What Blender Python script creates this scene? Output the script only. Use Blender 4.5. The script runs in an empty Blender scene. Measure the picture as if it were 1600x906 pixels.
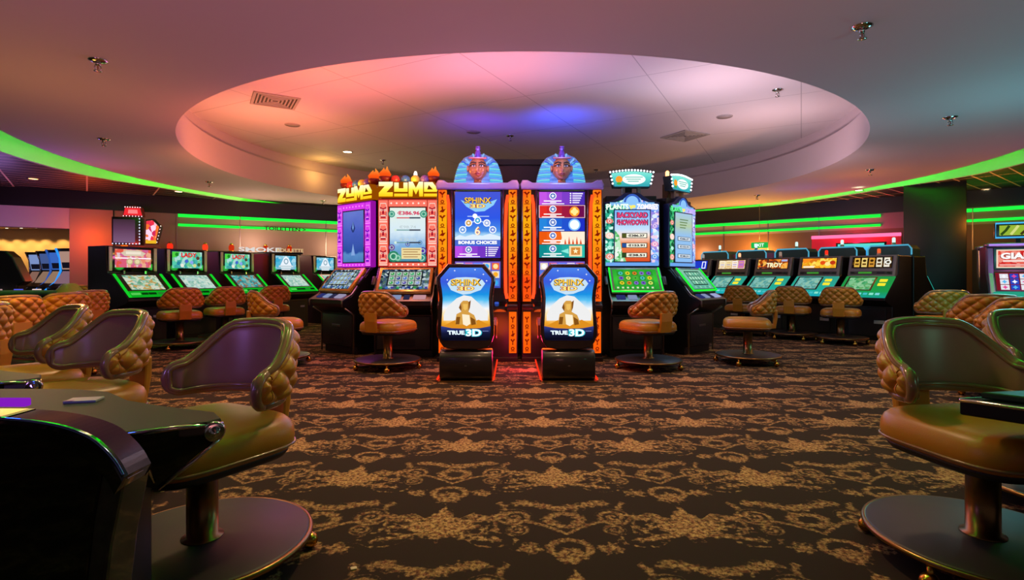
import bpy, bmesh, math, random
from mathutils import Matrix, Vector
rnd = random.Random(7)
S = bpy.context.scene
COL = S.collection
R = math.radians
PI = math.pi

# ------------------------------------------------------------------ camera, world, exposure, big lights
EYE = 1.15
cam = bpy.data.objects.new('camera', bpy.data.cameras.new('camera'))
COL.objects.link(cam)
cam.location = (0, 0, EYE)
cam.rotation_euler = (R(90), 0, 0)
cam.data.sensor_width = 36
cam.data.lens = 850 / 1600 * 36
cam.data.shift_y = -23 / 1600
cam.data.clip_start = 0.02
S.camera = cam
S.view_settings.view_transform = 'Standard'
S.view_settings.look = 'None'
S.view_settings.exposure = 0.0
S.view_settings.gamma = 1.0
S.view_settings.use_curve_mapping = False

def lin(h):
    h = h.lstrip('#')
    v = [int(h[i:i + 2], 16) / 255 for i in (0, 2, 4)]
    return tuple(c / 12.92 if c <= 0.04045 else ((c + 0.055) / 1.055) ** 2.4 for c in v) + (1,)

W = bpy.data.worlds.new('world')
S.world = W
W.use_nodes = True
W.node_tree.nodes['Background'].inputs[0].default_value = lin('9a8a90')
W.node_tree.nodes['Background'].inputs[1].default_value = 0.20

LAMP_GAIN = 3.0
def lamp(kind, loc, color, power, size=0.2, target=None, angle=None, blend=0.8, name='lamp'):
    d = bpy.data.lights.new(name, kind)
    d.color = lin(color)[:3]
    d.energy = power * LAMP_GAIN
    if kind == 'AREA':
        d.size = size
    else:
        d.shadow_soft_size = size
    if kind == 'SPOT':
        d.spot_size = R(angle or 90)
        d.spot_blend = blend
    o = bpy.data.objects.new(name, d)
    COL.objects.link(o)
    o.location = loc
    if target is not None:
        o.rotation_euler = (Vector(target) - Vector(loc)).to_track_quat('-Z', 'Y').to_euler()
    return o

# warm spots added over the carpet and chairs, without ceiling fittings
for (x, y, p) in ((-3.0, 4.6, 55), (0.2, 3.4, 60), (0.3, 5.6, 50), (3.2, 4.8, 45), (-1.3, 2.5, 9), (5.6, 7.4, 40), (-5.4, 7.6, 9), (-1.7, 6.1, 26), (1.8, 6.1, 26)):
    lamp('SPOT', (x, y, 2.98), 'ffcf9a', p, 0.12, (x, y, 0), 120, 1.0, 'downlight_fill')
lamp('SPOT', (-3.2, 0.2, 1.2), 'd080b0', 75, 0.4, (-3.6, 1.2, 3.05), 150, 1.0, 'screen_fill_glow')  # three upward spots added beside the camera to light the ceiling
lamp('SPOT', (3.8, 0.4, 1.2), '68b4c0', 80, 0.4, (4.4, 1.6, 3.05), 150, 1.0, 'screen_fill_glow')
lamp('SPOT', (0.2, 0.6, 1.0), 'ffa0a0', 75, 0.4, (0.2, 1.8, 3.05), 150, 1.0, 'screen_fill_glow')
lamp('SPOT', (4.1, 8.7, 2.2), 'ecc4cc', 40, 0.2, (4.7, 9.6, 3.7), 150, 1.0, 'recess_fill_spot')  # added to brighten the right side of the drum
lamp('POINT', (-2.0, 1.55, 1.05), 'a878e8', 3.2, 0.12, name='table_fill_glow')  # added for violet sheen on the near chairs, no screen built
lamp('POINT', (2.5, 1.6, 1.0), '70c098', 1.6, 0.12, name='table_fill_glow')
lamp('SPOT', (-3.8, 8.6, 2.2), 'ff8c5c', 62, 0.2, (-4.3, 9.4, 3.7), 150, 1.0, 'recess_fill_spot')  # added to warm the left side of the recess
lamp('POINT', (-4.6, 5.2, 1.5), 'ffb050', 10, 0.4, name='screen_fill_glow')  # added warm lamp for the left chairs, no screen there
lamp('POINT', (5.4, 5.6, 1.5), '58b0b8', 30, 0.4, name='screen_fill_glow')  # added teal lamp in mid-air, no screen there
# coloured spots added in mid-air around the island to tint the recess
lamp('SPOT', (-2.5, 7.0, 2.2), 'ff7440', 58, 0.2, (-2.9, 7.2, 3.8), 150, 1.0, 'recess_fill_spot')
lamp('SPOT', (-0.3, 6.7, 2.2), 'ff7c60', 40, 0.2, (-0.3, 6.5, 3.8), 150, 1.0, 'recess_fill_spot')
lamp('SPOT', (0.75, 8.9, 2.98), '2a50ff', 22, 0.1, (0.9, 9.3, 3.8), 140, 1.0, 'recess_fill_spot')
lamp('SPOT', (-0.5, 9.2, 2.98), '7040ff', 9, 0.1, (-0.6, 9.5, 3.8), 140, 1.0, 'recess_fill_spot')
lamp('SPOT', (2.8, 7.3, 2.3), 'e4c0cc', 52, 0.2, (3.1, 7.6, 3.8), 150, 1.0, 'recess_fill_spot')

# ------------------------------------------------------------------ materials
MATS = {}
def new_mat(name):
    m = bpy.data.materials.new(name)
    m.use_nodes = True
    nt = m.node_tree
    for n in list(nt.nodes):
        nt.nodes.remove(n)
    out = nt.nodes.new('ShaderNodeOutputMaterial')
    return m, nt, out

def mat(name, color, rough=0.5, metal=0.0, noise=0.12, scale=20.0, bump=0.0, bscale=200.0, coat=0.0, spec=0.5, sheen=0.0):
    if name in MATS:
        return MATS[name]
    m, nt, out = new_mat(name)
    L = nt.links.new
    b = nt.nodes.new('ShaderNodeBsdfPrincipled')
    L(b.outputs[0], out.inputs[0])
    tc = nt.nodes.new('ShaderNodeTexCoord')
    nz = nt.nodes.new('ShaderNodeTexNoise')
    nz.inputs['Scale'].default_value = scale
    nz.inputs['Detail'].default_value = 4
    L(tc.outputs['Object'], nz.inputs['Vector'])
    mx = nt.nodes.new('ShaderNodeMix')
    mx.data_type = 'RGBA'
    c = lin(color) if isinstance(color, str) else tuple(color) + (1,)
    mx.inputs[6].default_value = tuple(v * (1 - noise) for v in c[:3]) + (1,)
    mx.inputs[7].default_value = tuple(min(1, v * (1 + noise)) for v in c[:3]) + (1,)
    L(nz.outputs[0], mx.inputs[0])
    L(mx.outputs[2], b.inputs['Base Color'])
    b.inputs['Roughness'].default_value = rough
    b.inputs['Metallic'].default_value = metal
    b.inputs['Coat Weight'].default_value = coat
    b.inputs['Specular IOR Level'].default_value = spec
    if bump:
        n2 = nt.nodes.new('ShaderNodeTexNoise')
        n2.inputs['Scale'].default_value = bscale
        L(tc.outputs['Object'], n2.inputs['Vector'])
        bp = nt.nodes.new('ShaderNodeBump')
        bp.inputs['Strength'].default_value = bump
        bp.inputs['Distance'].default_value = 0.002
        L(n2.outputs[0], bp.inputs['Height'])
        L(bp.outputs[0], b.inputs['Normal'])
    MATS[name] = m
    return m

def glow(color, strength=1.0):
    key = 'glow_%s_%g' % (color, strength)
    if key in MATS:
        return MATS[key]
    m, nt, out = new_mat(key)
    e = nt.nodes.new('ShaderNodeEmission')
    e.inputs[0].default_value = lin(color)
    e.inputs[1].default_value = strength
    nt.links.new(e.outputs[0], out.inputs[0])
    MATS[key] = m
    return m

def ramp_node(nt, stops, mode='LINEAR'):
    r = nt.nodes.new('ShaderNodeValToRGB')
    cr = r.color_ramp
    cr.interpolation = mode
    while len(cr.elements) > 1:
        cr.elements.remove(cr.elements[-1])
    cr.elements[0].position = stops[0][0]
    cr.elements[0].color = lin(stops[0][1])
    for p, c in stops[1:]:
        e = cr.elements.new(p)
        e.color = lin(c)
    return r

def grad(name, z0, z1, stops, strength=1.0, axis='Z', speckle=0.0, sscale=40):
    """lit display whose picture runs through colours from z0 to z1"""
    if name in MATS:
        return MATS[name]
    m, nt, out = new_mat(name)
    L = nt.links.new
    tc = nt.nodes.new('ShaderNodeTexCoord')
    sp = nt.nodes.new('ShaderNodeSeparateXYZ')
    L(tc.outputs['Object'], sp.inputs[0])
    mr = nt.nodes.new('ShaderNodeMapRange')
    mr.inputs[1].default_value = z0
    mr.inputs[2].default_value = z1
    L(sp.outputs[axis], mr.inputs[0])
    src = mr.outputs[0]
    if speckle:
        nz = nt.nodes.new('ShaderNodeTexNoise')
        nz.inputs['Scale'].default_value = sscale
        nz.inputs['Detail'].default_value = 3
        L(tc.outputs['Object'], nz.inputs['Vector'])
        ma = nt.nodes.new('ShaderNodeMath')
        ma.operation = 'MULTIPLY_ADD'
        L(nz.outputs[0], ma.inputs[0])
        ma.inputs[1].default_value = speckle
        ad = nt.nodes.new('ShaderNodeMath')
        ad.operation = 'SUBTRACT'
        L(src, ad.inputs[0])
        ad.inputs[1].default_value = speckle * 0.5
        L(ad.outputs[0], ma.inputs[2])
        src = ma.outputs[0]
    r = ramp_node(nt, stops)
    L(src, r.inputs[0])
    e = nt.nodes.new('ShaderNodeEmission')
    e.inputs[1].default_value = strength
    L(r.outputs[0], e.inputs[0])
    L(e.outputs[0], out.inputs[0])
    MATS[name] = m
    return m

def art(name, palette, scale=30.0, strength=1.0, stretch=(1, 1, 1), smooth=False):
    """lit artwork: patches of a palette, like a busy game picture"""
    if name in MATS:
        return MATS[name]
    m, nt, out = new_mat(name)
    L = nt.links.new
    tc = nt.nodes.new('ShaderNodeTexCoord')
    mp = nt.nodes.new('ShaderNodeMapping')
    mp.inputs['Scale'].default_value = stretch
    L(tc.outputs['Object'], mp.inputs[0])
    nz = nt.nodes.new('ShaderNodeTexNoise')
    nz.inputs['Scale'].default_value = scale * 0.6
    L(mp.outputs[0], nz.inputs['Vector'])
    va = nt.nodes.new('ShaderNodeVectorMath')
    va.operation = 'MULTIPLY_ADD'
    va.inputs[1].default_value = (1.2 / scale,) * 3
    L(nz.outputs[1], va.inputs[0])
    L(mp.outputs[0], va.inputs[2])
    if smooth:
        vo = nt.nodes.new('ShaderNodeTexNoise')
        vo.inputs['Detail'].default_value = 5
        vo.inputs['Scale'].default_value = scale
        L(va.outputs[0], vo.inputs['Vector'])
        src = vo.outputs[0]
        lo, hi = 0.3, 0.7
    else:
        vo = nt.nodes.new('ShaderNodeTexVoronoi')
        vo.inputs['Scale'].default_value = scale
        L(va.outputs[0], vo.inputs['Vector'])
        sp = nt.nodes.new('ShaderNodeSeparateColor')
        L(vo.outputs['Color'], sp.inputs[0])
        src = sp.outputs[0]
        lo, hi = 0.0, 1.0
    n = len(palette)
    r = ramp_node(nt, [(lo + (hi - lo) * i / n, c) for i, c in enumerate(palette)], 'LINEAR' if smooth else 'CONSTANT')
    L(src, r.inputs[0])
    e = nt.nodes.new('ShaderNodeEmission')
    e.inputs[1].default_value = strength
    L(r.outputs[0], e.inputs[0])
    L(e.outputs[0], out.inputs[0])
    MATS[name] = m
    return m

# ------------------------------------------------------------------ mesh builder
_txt = {}
def text_mesh(s, bold):
    k = (s, bold)
    if k in _txt:
        return _txt[k]
    c = bpy.data.curves.new('lettering', 'FONT')
    c.body = s
    c.size = 1.0
    c.offset = bold
    c.resolution_u = 3
    o = bpy.data.objects.new('lettering_source', c)
    COL.objects.link(o)
    dg = bpy.context.evaluated_depsgraph_get()
    me = bpy.data.meshes.new_from_object(o.evaluated_get(dg))
    vs = [v.co.copy() for v in me.vertices]
    fs = [tuple(p.vertices) for p in me.polygons]
    bpy.data.objects.remove(o)
    bpy.data.curves.remove(c)
    bpy.data.meshes.remove(me)
    xs = [v.x for v in vs]
    ys = [v.y for v in vs]
    bb = (min(xs), max(xs), min(ys), max(ys))
    _txt[k] = (vs, fs, bb)
    return _txt[k]

def I4():
    return Matrix.Identity(4)

class MB:
    def __init__(self):
        self.v, self.f, self.m, self.s = [], [], [], []
        self.x = I4()
        self.mats = []
    def mi(self, m):
        if m not in self.mats:
            self.mats.append(m)
        return self.mats.index(m)
    def add(self, vs, fs, m, smooth=False):
        o = len(self.v)
        k = self.mi(m)
        for p in vs:
            self.v.append(self.x @ Vector(p))
        for f in fs:
            self.f.append(tuple(i + o for i in f))
            self.m.append(k)
            self.s.append(smooth)
        return self
    def quad(self, x0, x1, z0, z1, y, m):
        return self.add([(x0, y, z0), (x1, y, z0), (x1, y, z1), (x0, y, z1)], [(0, 1, 2, 3)], m)
    def poly(self, pts, y, m):
        return self.add([(p[0], y, p[1]) for p in pts], [tuple(range(len(pts)))], m)
    def disc(self, cx, cz, r, y, m, n=20, rz=None):
        return self.poly([(cx + r * math.cos(2 * PI * i / n), cz + (rz or r) * math.sin(2 * PI * i / n)) for i in range(n)], y, m)
    def ring(self, cx, cz, r0, r1, y, m, n=24, a0=0, a1=2 * PI):
        vs, fs = [], []
        for i in range(n + 1):
            a = a0 + (a1 - a0) * i / n
            for r in (r0, r1):
                vs.append((cx + r * math.cos(a), y, cz + r * math.sin(a)))
        for i in range(n):
            fs.append((2 * i, 2 * i + 2, 2 * i + 3, 2 * i + 1))
        return self.add(vs, fs, m)
    def star(self, cx, cz, r, y, m, n=5, k=0.42, a0=PI / 2):
        return self.poly([(cx + (r if i % 2 == 0 else r * k) * math.cos(a0 + PI * i / n), cz + (r if i % 2 == 0 else r * k) * math.sin(a0 + PI * i / n)) for i in range(2 * n)], y, m)
    def box(self, x0, x1, y0, y1, z0, z1, m, bev=0.0, seg=2, smooth=False):
        bm = bmesh.new()
        bmesh.ops.create_cube(bm, size=1)
        for v in bm.verts:
            v.co = Vector(((x0 + x1) / 2 + v.co.x * (x1 - x0), (y0 + y1) / 2 + v.co.y * (y1 - y0), (z0 + z1) / 2 + v.co.z * (z1 - z0)))
        if bev:
            bmesh.ops.bevel(bm, geom=bm.edges[:], offset=bev, segments=seg, affect='EDGES', profile=0.5)
        bm.verts.index_update()
        self.add([v.co.copy() for v in bm.verts], [tuple(v.index for v in f.verts) for f in bm.faces], m, smooth or bev > 0.006)
        bm.free()
        return self
    def prism(self, pts, a0, a1, m, axis='x', bev=0.0, seg=2, smooth=False):
        """pts (y,z) swept along x, (x,z) along y or (x,y) along z"""
        def P(p, a):
            return {'x': (a, p[0], p[1]), 'y': (p[0], a, p[1]), 'z': (p[0], p[1], a)}[axis]
        bm = bmesh.new()
        A = [bm.verts.new(P(p, a0)) for p in pts]
        B = [bm.verts.new(P(p, a1)) for p in pts]
        n = len(pts)
        fa = bm.faces.new(A)
        fb = bm.faces.new(B[::-1])
        for i in range(n):
            bm.faces.new((A[i], B[i], B[(i + 1) % n], A[(i + 1) % n]))
        bmesh.ops.recalc_face_normals(bm, faces=bm.faces[:])
        if bev:
            es = [e for e in bm.edges if (e.verts[0] in A and e.verts[1] in A) or (e.verts[0] in B and e.verts[1] in B)]
            bmesh.ops.bevel(bm, geom=es, offset=bev, segments=seg, affect='EDGES', profile=0.5)
        bm.verts.index_update()
        self.add([v.co.copy() for v in bm.verts], [tuple(v.index for v in f.verts) for f in bm.faces], m, smooth)
        bm.free()
        return self
    def lathe(self, prof, m, c=(0, 0, 0), seg=32, smooth=True, n=2.0, sx=1.0, sy=1.0, caps=True):
        vs, fs = [], []
        for r, z in prof:
            for i in range(seg):
                a = 2 * PI * i / seg
                ca, sa = math.cos(a), math.sin(a)
                ex = math.copysign(abs(ca) ** (2 / n), ca)
                ey = math.copysign(abs(sa) ** (2 / n), sa)
                vs.append((c[0] + r * sx * ex, c[1] + r * sy * ey, c[2] + z))
        for k in range(len(prof) - 1):
            for i in range(seg):
                j = (i + 1) % seg
                fs.append((k * seg + i, k * seg + j, (k + 1) * seg + j, (k + 1) * seg + i))
        if caps:
            fs.append(tuple(range(seg))[::-1])
            fs.append(tuple((len(prof) - 1) * seg + i for i in range(seg)))
        return self.add(vs, fs, m, smooth)
    def ball(self, c, r, m, seg=16, rings=10):
        rx, ry, rz = (r, r, r) if not isinstance(r, tuple) else r
        vs, fs = [], []
        for k in range(rings + 1):
            t = -PI / 2 + PI * k / rings
            for i in range(seg):
                a = 2 * PI * i / seg
                vs.append((c[0] + rx * math.cos(t) * math.cos(a), c[1] + ry * math.cos(t) * math.sin(a), c[2] + rz * math.sin(t)))
        for k in range(rings):
            for i in range(seg):
                j = (i + 1) % seg
                fs.append((k * seg + i, k * seg + j, (k + 1) * seg + j, (k + 1) * seg + i))
        return self.add(vs, fs, m, True)
    def tube(self, pts, r, m, seg=8, closed=False, flat=1.0):
        P = [Vector(p) for p in pts]
        n = len(P)
        vs, fs = [], []
        nrm = None
        for i in range(n):
            if closed:
                d = P[(i + 1) % n] - P[i - 1]
            else:
                d = P[min(i + 1, n - 1)] - P[max(i - 1, 0)]
            d.normalize()
            if nrm is None:
                h = Vector((0, 0, 1)) if abs(d.z) < 0.9 else Vector((1, 0, 0))
                nrm = (h - d * h.dot(d)).normalized()
            else:
                nrm = (nrm - d * nrm.dot(d)).normalized()
            bi = d.cross(nrm)
            rr = r[i] if isinstance(r, (list, tuple)) else r
            for k in range(seg):
                a = 2 * PI * k / seg
                vs.append(P[i] + nrm * (rr * math.cos(a)) + bi * (rr * flat * math.sin(a)))
        last = n if closed else n - 1
        for i in range(last):
            for k in range(seg):
                a, b = i * seg, ((i + 1) % n) * seg
                fs.append((a + k, a + (k + 1) % seg, b + (k + 1) % seg, b + k))
        if not closed:
            fs.append(tuple(range(seg))[::-1])
            fs.append(tuple((n - 1) * seg + k for k in range(seg)))
        return self.add(vs, fs, m, True)
    def grid(self, fn, nu, nv, m, smooth=True, flip=False):
        vs = [fn(i / nu, j / nv) for j in range(nv + 1) for i in range(nu + 1)]
        fs = []
        for j in range(nv):
            for i in range(nu):
                a = j * (nu + 1) + i
                q = (a, a + 1, a + nu + 2, a + nu + 1)
                fs.append(q[::-1] if flip else q)
        return self.add(vs, fs, m, smooth)
    def text(self, s, cx, cz, h, y, m, w=None, bold=0.02, slant=0.0):
        vs, fs, bb = text_mesh(s, bold)
        k = h / max(1e-6, (bb[3] - bb[2]))
        kx = (w / (bb[1] - bb[0])) if w else k
        mx, my = (bb[0] + bb[1]) / 2, (bb[2] + bb[3]) / 2
        return self.add([(cx + (v.x - mx) * kx + slant * (v.y - my) * k, y, cz + (v.y - my) * k) for v in vs], fs, m)
    def build(self, name, parent=None, mods=None):
        me = bpy.data.meshes.new(name)
        me.from_pydata([tuple(v) for v in self.v], [], self.f)
        for k in self.mats:
            me.materials.append(k)
        me.polygons.foreach_set('material_index', self.m)
        me.polygons.foreach_set('use_smooth', self.s)
        me.update()
        o = bpy.data.objects.new(name, me)
        COL.objects.link(o)
        if parent:
            o.parent = parent
        return o

def tag(o, label, cat, group=None, kind=None):
    o['label'] = label
    o['category'] = cat
    if group:
        o['group'] = group
    if kind:
        o['kind'] = kind
    return o

def thing(name, label, cat, loc, rz=0.0, group=None):
    o = bpy.data.objects.new(name, None)
    o.empty_display_size = 0.1
    COL.objects.link(o)
    o.location = loc
    o.rotation_euler = (0, 0, rz)
    return tag(o, label, cat, group)

def struct(o, label=None):
    o['kind'] = 'structure'
    if label:
        o['label'] = label
    return o

KIDS = {}
def dup(root, loc, rz, label, group=None):
    r = root.copy()
    COL.objects.link(r)
    r.location = loc
    r.rotation_euler = (0, 0, rz)
    r['label'] = label
    if group:
        r['group'] = group
    for ch in [o for o in COL.objects if o.parent == root]:
        c = ch.copy()
        COL.objects.link(c)
        c.parent = r
        for g in [o for o in COL.objects if o.parent == ch]:
            d = g.copy()
            COL.objects.link(d)
            d.parent = c
    return r

# ------------------------------------------------------------------ common materials
BLACK = mat('black_laminate', '0c0a0b', 0.38, noise=0.25)
GLOSS = mat('black_gloss', '060607', 0.12, noise=0.2, coat=0.6)
SOFTBLACK = mat('black_vinyl', '141113', 0.5)
CHROME = mat('chrome', 'c8c4c2', 0.12, 1.0, noise=0.05)
STEEL = mat('brushed_steel', '8d8a88', 0.35, 1.0, noise=0.15)
BRASS = mat('brass', 'c99a3e', 0.22, 1.0, noise=0.1)
BRONZE = mat('bronze_tube', '8a6a40', 0.3, 1.0, noise=0.15, scale=60)
LEATHER = mat('tan_leather', 'b8781e', 0.36, noise=0.16, scale=9, bump=0.25, bscale=240)
LEATHER_IN = mat('smooth_brown_leather', '9c7666', 0.33, noise=0.14, scale=7, bump=0.12, bscale=260)
PIPING = mat('piping_leather', '8a664a', 0.24, noise=0.12, scale=25, coat=0.3)
DISC = mat('dark_base_plate', '211a16', 0.5, noise=0.15)
WHITEP = mat('white_paint', 'b9aeb2', 0.75, noise=0.02, scale=3)

# ------------------------------------------------------------------ little node language for the carpet
class N:
    nt = None
    def __init__(self, s):
        self.s = s
    @staticmethod
    def op(o, *a):
        n = N.nt.nodes.new('ShaderNodeMath')
        n.operation = o
        for i, q in enumerate(a):
            if isinstance(q, N):
                N.nt.links.new(q.s, n.inputs[i])
            else:
                n.inputs[i].default_value = q
        return N(n.outputs[0])
    def __add__(self, b): return N.op('ADD', self, b)
    def __radd__(self, b): return N.op('ADD', self, b)
    def __sub__(self, b): return N.op('SUBTRACT', self, b)
    def __rsub__(self, b): return N.op('SUBTRACT', b, self)
    def __mul__(self, b): return N.op('MULTIPLY', self, b)
    def __rmul__(self, b): return N.op('MULTIPLY', self, b)
    def __truediv__(self, b): return N.op('DIVIDE', self, b)
def nmax(*a):
    r = a[0]
    for b in a[1:]:
        r = N.op('MAXIMUM', r, b)
    return r
def nmin(a, b): return N.op('MINIMUM', a, b)
def nabs(a): return N.op('ABSOLUTE', a)
def nlen(x, y): return N.op('SQRT', x * x + y * y)
def soft(d, w):      # 1 where d < 0, fades over w
    n = N.nt.nodes.new('ShaderNodeMapRange')
    N.nt.links.new(d.s, n.inputs[0])
    n.inputs[1].default_value = w
    n.inputs[2].default_value = -w
    return N(n.outputs[0])

def carpet():
    m, nt, out = new_mat('damask_carpet')
    N.nt = nt
    L = nt.links.new
    tc = nt.nodes.new('ShaderNodeTexCoord')
    sp = nt.nodes.new('ShaderNodeSeparateXYZ')
    L(tc.outputs['Object'], sp.inputs[0])
    def noise(scale, detail=2.0, out_i=0):
        n = nt.nodes.new('ShaderNodeTexNoise')
        n.inputs['Scale'].default_value = scale
        n.inputs['Detail'].default_value = detail
        L(tc.outputs['Object'], n.inputs['Vector'])
        return n.outputs[out_i]
    nc = nt.nodes.new('ShaderNodeSeparateColor')
    L(noise(26, 2, 1), nc.inputs[0])
    wx = (N(nc.outputs[0]) - 0.5) * 0.045
    wy = (N(nc.outputs[1]) - 0.5) * 0.045
    nA, nB = N(noise(34, 3)), N(noise(75, 2))
    X, Y = N(sp.outputs[0]) + 0.33, N(sp.outputs[1]) - 2.49
    PX, PY = 1.15, 1.17
    def local(dx, dy):
        u, v = (X - dx) / PX, (Y - dy) / PY
        x = (u - N.op('ROUND', u)) * PX
        y = (v - N.op('ROUND', v)) * PY
        return x, y
    def diamond(dy):
        xa, ya = local(0, dy)
        xb, yb = local(PX / 2, dy + PY / 2)
        da = nabs(xa) / (PX / 2) + nabs(ya) / (PY / 2)
        k = N.op('LESS_THAN', da, 1.0)
        return xa * k + xb * (1 - k), ya * k + yb * (1 - k)
    # bouquets
    x, y = diamond(0)
    ax = nabs(x + wx)
    yy = y + wy
    bouq = soft(ax / 0.185 + nabs(yy) / 0.125 - 1.0 + (nA - 0.5) * 1.1, 0.12)
    spike = soft(ax / 0.06 + nabs(yy - 0.10) / 0.11 - 1.0 + (nA - 0.5) * 0.8, 0.12)
    spray = soft(nabs(yy - 0.0 - ax * 0.42) - 0.016 + (nA - 0.5) * 0.11 + (ax - 0.30) * N.op('GREATER_THAN', ax, 0.30), 0.012)
    spray2 = soft(nabs(yy + 0.06 + ax * 0.25) - 0.014 + (nA - 0.5) * 0.10 + (ax - 0.27) * N.op('GREATER_THAN', ax, 0.27), 0.012)
    spray3 = soft(nabs(yy - 0.06 - ax * 0.05) - 0.010 + (nA - 0.5) * 0.09 + (ax - 0.25) * N.op('GREATER_THAN', ax, 0.25), 0.012)
    m1 = nmax(bouq, spike, spray, spray2, spray3)
    # scroll hearts between the bouquets
    x2, y2 = diamond(PY / 2)
    bx = nabs(x2 + wx * 0.45)
    by = y2 + wy * 0.45
    rough = (nB - 0.5) * 0.03
    def ringm(cx, cy, rr, w, sy=1.0):
        d = nlen(bx - cx, (by - cy) * sy)
        return soft(nabs(d - rr) - w + rough, 0.006)
    def spiral(cx, cy, turns, rr, w):
        dx, dy = bx - cx, by - cy
        d = nlen(dx, dy)
        a = N.op('ARCTAN2', dy, dx) / (2 * PI)
        fr = d / (rr / turns) - a
        band = nabs(fr - N.op('ROUND', fr)) * (rr / turns)
        return soft(nmax(band - w + rough, d - rr), 0.006)
    sc1 = spiral(0.235, 0.10, 2.0, 0.085, 0.010)
    sc2 = spiral(0.22, -0.03, 1.6, 0.05, 0.008)
    heart = nabs(by + 0.07 - N.op('SINE', bx * 9.0) * 0.075 - bx * 0.25)
    hm = soft(nmax(heart - 0.012 + rough, bx - 0.27), 0.006)
    wreath = ringm(0.0, -0.20, 0.085, 0.016, 1.15)
    wleaf = soft(nabs(nlen(bx, by + 0.26) - 0.03) - 0.03 + (nA - 0.5) * 0.12, 0.01)
    fl = soft(nabs(nlen(bx, (by - 0.07) * 1.2) - 0.075) - 0.022 + (nA - 0.5) * 0.085, 0.01)
    garl = soft(nabs(by - 0.225 + N.op('COSINE', bx * 16.0) * 0.03) - 0.028 + (nA - 0.5) * 0.12 + (bx - 0.22) * N.op('GREATER_THAN', bx, 0.22), 0.012)
    leaf = soft(nabs(by - 0.02 - N.op('COSINE', bx * 11.0) * 0.05) - 0.03 + (nB - 0.5) * 0.06 + (nA - 0.42) * 0.22 + N.op('GREATER_THAN', bx, 0.45) * 1.0 + N.op('LESS_THAN', bx, 0.30) * 1.0, 0.012)
    arcs = nabs(nlen(bx - 0.40, (by - 0.18)) - 0.12)
    arcm = soft(nmax(arcs - 0.012 + (nA - 0.5) * 0.06, 0.18 - by), 0.008)
    vine = soft(nabs(nlen(bx - 0.33, (by + 0.12) * 1.5) - 0.10) - 0.002 + (nA - 0.46) * 0.12, 0.008)
    vine2 = soft(nabs(nlen(bx - 0.42, by - 0.02) - 0.10) - 0.006 + (nA - 0.5) * 0.05, 0.007)
    sprig = soft(nlen(bx - 0.17, (by + 0.20) * 1.3) - 0.045 + (nA - 0.5) * 0.16, 0.012)
    sprig2 = soft(nlen(bx - 0.44, (by - 0.10) * 1.2) - 0.04 + (nA - 0.5) * 0.16, 0.012)
    m2 = nmax(sc1, sc2, hm, wreath, wleaf, fl, garl, leaf, arcm, vine, vine2, sprig, sprig2)
    fine = N(noise(190, 2))
    gaps = soft(N(noise(62, 2)) * -1.0 + 0.43, 0.05) * 0.75 + 0.25
    tex = N.op('MULTIPLY_ADD', fine, 1.8, -0.1) * gaps
    mask = N.op('MINIMUM', nmax(m1 * tex, m2 * 0.8 * tex), 1.0)
    hue = nt.nodes.new('ShaderNodeValToRGB')
    hue.color_ramp.elements[0].position = 0.35
    hue.color_ramp.elements[0].color = lin('7c4a36')
    hue.color_ramp.elements[1].position = 0.62
    hue.color_ramp.elements[1].color = lin('d0a670')
    L(noise(48, 2), hue.inputs[0])
    bg = nt.nodes.new('ShaderNodeValToRGB')
    bg.color_ramp.elements[0].color = lin('221915')
    bg.color_ramp.elements[1].color = lin('3e3129')
    L(noise(420, 2), bg.inputs[0])
    mx = nt.nodes.new('ShaderNodeMix')
    mx.data_type = 'RGBA'
    L(mask.s, mx.inputs[0])
    L(bg.outputs[0], mx.inputs[6])
    L(hue.outputs[0], mx.inputs[7])
    b = nt.nodes.new('ShaderNodeBsdfPrincipled')
    b.inputs['Roughness'].default_value = 0.95
    b.inputs['Specular IOR Level'].default_value = 0.1
    L(mx.outputs[2], b.inputs['Base Color'])
    bp = nt.nodes.new('ShaderNodeBump')
    bp.inputs['Strength'].default_value = 0.3
    bp.inputs['Distance'].default_value = 0.004
    L(noise(420, 2), bp.inputs['Height'])
    L(bp.outputs[0], b.inputs['Normal'])
    L(b.outputs[0], out.inputs[0])
    return m

def panel_ceiling(name, base, line, w, h, lw, rot, rough=0.7, metal=0.0):
    """flat ceiling tiles with thin joints"""
    m, nt, out = new_mat(name)
    N.nt = nt
    L = nt.links.new
    tc = nt.nodes.new('ShaderNodeTexCoord')
    mp = nt.nodes.new('ShaderNodeMapping')
    mp.inputs['Rotation'].default_value = (0, 0, rot)
    L(tc.outputs['Object'], mp.inputs[0])
    sp = nt.nodes.new('ShaderNodeSeparateXYZ')
    L(mp.outputs[0], sp.inputs[0])
    u, v = N(sp.outputs[0]) / w, N(sp.outputs[1]) / h
    du = nabs(u - N.op('ROUND', u)) * w
    dv = nabs(v - N.op('ROUND', v)) * h
    k = N.op('LESS_THAN', nmin(du, dv), lw)
    mx = nt.nodes.new('ShaderNodeMix')
    mx.data_type = 'RGBA'
    L(k.s, mx.inputs[0])
    mx.inputs[6].default_value = lin(base)
    mx.inputs[7].default_value = lin(line)
    b = nt.nodes.new('ShaderNodeBsdfPrincipled')
    L(mx.outputs[2], b.inputs['Base Color'])
    b.inputs['Roughness'].default_value = rough
    b.inputs['Metallic'].default_value = metal
    L(b.outputs[0], out.inputs[0])
    return m

# ------------------------------------------------------------------ room shell
fl = MB()
fl.add([(-17, -2.5, 0), (13, -2.5, 0), (13, 20, 0), (-17, 20, 0)], [(0, 1, 2, 3)], carpet())
struct(fl.build('floor'), 'dark brown carpet with tan damask scrolls')

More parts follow.
